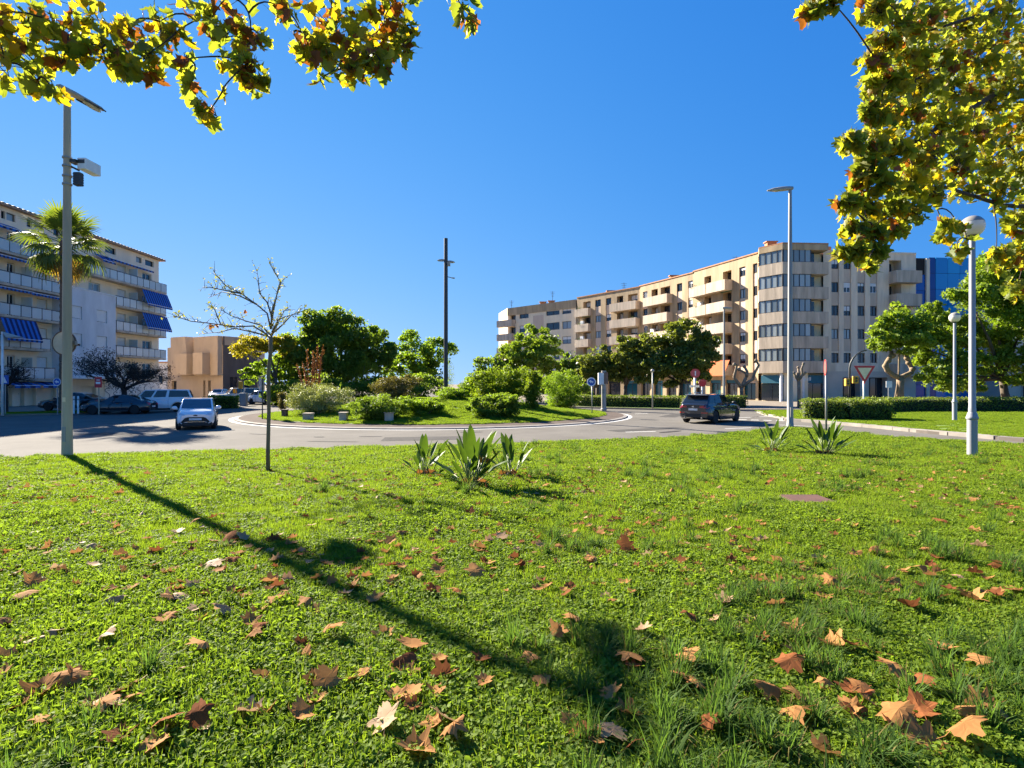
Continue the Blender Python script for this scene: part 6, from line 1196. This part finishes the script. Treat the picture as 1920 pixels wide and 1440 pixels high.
# smaller crumbs and far fallen leaves nobody could count
V = []; Q = []; MI = []; off = 0
for i in range(4600):
    y = 4 + 19*rnd.random()**.9; x = rnd.uniform(-.95, .95)*y
    if not inpoly(x, y, LAWN): continue
    src = FS[rnd.randrange(8)]; s = rnd.uniform(.05, .12)
    if noise.noise(Vector((x*.35, y*.35, 5))) < rnd.uniform(-.5, .25): continue
    rot = Matrix.Rotation(rnd.uniform(0, 6.28), 3, 'Z') @ Matrix.Rotation(rnd.gauss(0, .4), 3, 'X'); A = np.array(src.v) @ (np.array(rot)*s).T + [x, y, gz(x, y)+.06+s*.1]; V.append(A); mi = rnd.choices((0, 1, 2), (.5, .3, .2))[0]
    for f in src.f:
        if len(f) == 3: Q.append([f[0]+off, f[1]+off, f[2]+off]); MI.append(mi)
        elif len(f) == 4: Q += [[f[0]+off, f[1]+off, f[2]+off], [f[0]+off, f[2]+off, f[3]+off]]; MI += [mi, mi]
    off += len(A)
np_ob('scattered_leaves', np.concatenate(V), np.array(Q), dry, None, kind='stuff', mi=MI)
# ---------------------------------------------------------------- grass and ground cover (instanced patches)
def gm(n, a, b, tr=.5): return mat(n, a, .65, col2=b, scale=1.3, island=.5, objrand=.0, trans=tr, tcol=(1.5, 1.5, .85), spec=.14)
gA = gm('clover_leaf', (.20, .285, .03), (.08, .135, .015)); gB = gm('short_grass', (.215, .30, .022), (.10, .16, .014)); gC = gm('long_grass', (.10, .17, .03), (.05, .10, .022)); gD = gm('straw_blade', (.24, .19, .06), (.13, .10, .035), .3)
def patch_mesh(kind, seed, size, n):
    g = np.random.default_rng(seed); V = []; Q = []; MI = []; off = 0
    for i in range(n):
        x, y = g.uniform(-size/2, size/2, 2); a = g.uniform(0, 6.28)
        if kind == 'clover' and g.random() < .72:
            z = g.uniform(.012, .055); s = g.uniform(.008, .016); t = g.uniform(-.7, .7); u = g.uniform(-.6, .6); ca, sa = math.cos(a), math.sin(a); tilt = np.array([[ca, -sa, 0], [sa, ca, 0], [0, 0, 1]]) @ np.array([[1, 0, 0], [0, math.cos(t), -math.sin(t)], [0, math.sin(t), math.cos(t)]]) @ np.array([[math.cos(u), 0, math.sin(u)], [0, 1, 0], [-math.sin(u), 0, math.cos(u)]])
            P = np.array([[-1, 0, 0], [-.2, .62, .18], [.8, .5, .15], [1.1, 0, 0], [.8, -.5, .15], [-.2, -.62, .18]])*s @ tilt.T + [x, y, z]; V.append(P); Q += [(off, off+1, off+2, off+3), (off, off+3, off+4, off+5)]; MI += [0, 0]; off += 6
        else:
            l = g.uniform(.04, .085) if kind == 'clover' else g.uniform(.03, .075) if kind == 'short' else g.uniform(.10, .26); w = g.uniform(.0016, .0032)*(1.5 if kind == 'long' else 1.2); b = g.uniform(.1, .9)*(1.1 if kind == 'long' else .8); ca, sa = math.cos(a), math.sin(a); P = []
            if kind == 'long': x *= .35; y *= .35
            for t in (0, .4, .75, 1):
                r = b*l*t*t*.8; z = l*t*(1-.42*b*t*t); ww = w*(1-t**2*.93); P += [[x + r*ca - ww*sa, y + r*sa + ww*ca, z], [x + r*ca + ww*sa, y + r*sa - ww*ca, z]]
            V.append(np.array(P)); Q += [(off+2*k, off+2*k+1, off+2*k+3, off+2*k+2) for k in range(3)]; MI += [(3 if g.random() < .06 else {'clover': 1, 'short': 1, 'long': 2}[kind])]*3; off += 8
    return np_mesh('grass_patch', np.concatenate(V), np.array(Q), [gA, gB, gC, gD], MI)
PC = bpy.data.collections.new('grass_patches'); kinds = []
for k, n, sz, c in (('clover', 330, .24, 4), ('short', 420, .26, 4), ('long', 70, .22, 4)):
    for i in range(c): o = bpy.data.objects.new(f'{k}_{i}', patch_mesh(k, 50+len(kinds), sz, n)); PC.objects.link(o); kinds.append(k)
names = sorted(o.name for o in PC.objects); idx = {k: [i for i, nme in enumerate(names) if nme.startswith(k)] for k in ('clover', 'short', 'long')}
def scatter(name, pts, rots, scl, ids, nrm=None):
    me = bpy.data.meshes.new(name); me.vertices.add(len(pts)); me.vertices.foreach_set('co', np.array(pts, dtype=np.float32).ravel())
    for nm, ty, dat in (('rot', 'FLOAT_VECTOR', rots), ('scl', 'FLOAT_VECTOR', scl), ('pid', 'INT', ids)):
        at_ = me.attributes.new(nm, ty, 'POINT'); at_.data.foreach_set('vector' if ty == 'FLOAT_VECTOR' else 'value', np.array(dat, dtype=np.float32 if ty != 'INT' else np.int32).ravel())
    o = bpy.data.objects.new(name, me); COL.objects.link(o); tag(o, kind='stuff'); g = bpy.data.node_groups.new(name, 'GeometryNodeTree'); g.interface.new_socket('Geometry', in_out='INPUT', socket_type='NodeSocketGeometry'); g.interface.new_socket('Geometry', in_out='OUTPUT', socket_type='NodeSocketGeometry')
    N = g.nodes; i_ = N.new('NodeGroupInput'); o_ = N.new('NodeGroupOutput'); ci = N.new('GeometryNodeCollectionInfo'); ci.inputs['Collection'].default_value = PC; ci.inputs['Separate Children'].default_value = True; ci.inputs['Reset Children'].default_value = True
    ip = N.new('GeometryNodeInstanceOnPoints'); ip.inputs['Pick Instance'].default_value = True
    def at2(nm, ty): a = N.new('GeometryNodeInputNamedAttribute'); a.data_type = ty; a.inputs['Name'].default_value = nm; return a.outputs['Attribute']
    g.links.new(i_.outputs[0], ip.inputs['Points']); g.links.new(ci.outputs[0], ip.inputs['Instance']); g.links.new(at2('rot', 'FLOAT_VECTOR'), ip.inputs['Rotation']); g.links.new(at2('scl', 'FLOAT_VECTOR'), ip.inputs['Scale']); g.links.new(at2('pid', 'INT'), ip.inputs['Instance Index']); g.links.new(ip.outputs[0], o_.inputs[0])
    m = o.modifiers.new('scatter', 'NODES'); m.node_group = g; return o
pts, rots, scl, ids = [], [], [], []
def put_patch(x, y, z, kind, s, hz=1.): pts.append((x, y, z)); rots.append((rnd.gauss(-.035 if y < 16 else 0, .06), rnd.gauss(0, .06), rnd.uniform(0, 6.28))); scl.append((s, s, s*hz)); ids.append(rnd.choice(idx[kind]))
MH = hit(1515, 939); y = 1.5
while y < 26:
    s = .8 + .06*y; step = .105*s*(1.0 if y < 6 else 1.25); x = -.98*y - 1
    while x < .98*y + 1:
        X, Y = x + rnd.uniform(-.5, .5)*step, y + rnd.uniform(-.5, .5)*step
        if inpoly(X, Y, LAWN):
            nv = noise.noise(Vector((X*.55, Y*.55, 1.7))) + .5*noise.noise(Vector((X*1.7, Y*1.7, 4))); cl = nv - .14*(Y-4.5) + (.1 if X < 0 else -.05); k = 'clover' if cl > -.15 or rnd.random() < .35 else 'short'
            hz = (1.0 + .5*nv)*rnd.uniform(.7, 1.3) if Y < 9 else rnd.uniform(.5, 1.25)
            if rnd.random() < .10 or (abs(X - MH.x) < .36 and abs(Y - MH.y) < .42): x += step; continue
            put_patch(X, Y, gz(X, Y) - .006, k, s, max(.6, hz))
            lv = noise.noise(Vector((X*.8+9, Y*.8, 7))) + (.16 if X > .2 else -.25) + (.12 if Y < 3.4 else 0) - .02*max(0, Y-6)
            if lv > .18 and rnd.random() < (.42 if Y < 4.4 and X > .1 else .2): put_patch(X, Y, gz(X, Y) - .01, 'long', rnd.uniform(.65, 1.2)*(1 if Y < 8 else 1.3), rnd.uniform(.7, 1.05))
        x += step
    y += step
o = scatter('grass', pts, rots, scl, ids)
# rough turf on the roundabout and the verge
pts, rots, scl, ids = [], [], [], []
for i in range(9000):
    a = rnd.uniform(0, 6.283); r = R_GRASS*math.sqrt(rnd.random())*.995; X, Y = IC.x + r*math.cos(a), IC.y + r*math.sin(a)
    if Y < 46: put_patch(X, Y, island_z(X, Y) - .01, 'short', rnd.uniform(1.3, 1.9), .85)
for i in range(9000):
    X, Y = rnd.uniform(16, 44), rnd.uniform(9, 46)
    if inpoly(X, Y, VERGE) and abs(X) < .97*Y + 1: put_patch(X, Y, -.63, 'short', rnd.uniform(1.2, 1.8), .8)
for i in range(900):
    t = rnd.random(); X, Y = (-37 + 5.4*t + rnd.uniform(-.5, .5), 38.4 + 3.0*t + rnd.uniform(-.5, .5)); put_patch(X, Y, -.6, 'short', rnd.uniform(1.1, 1.6), .9)
o = scatter('turf', pts, rots, scl, ids)
bpy.context.view_layer.update()
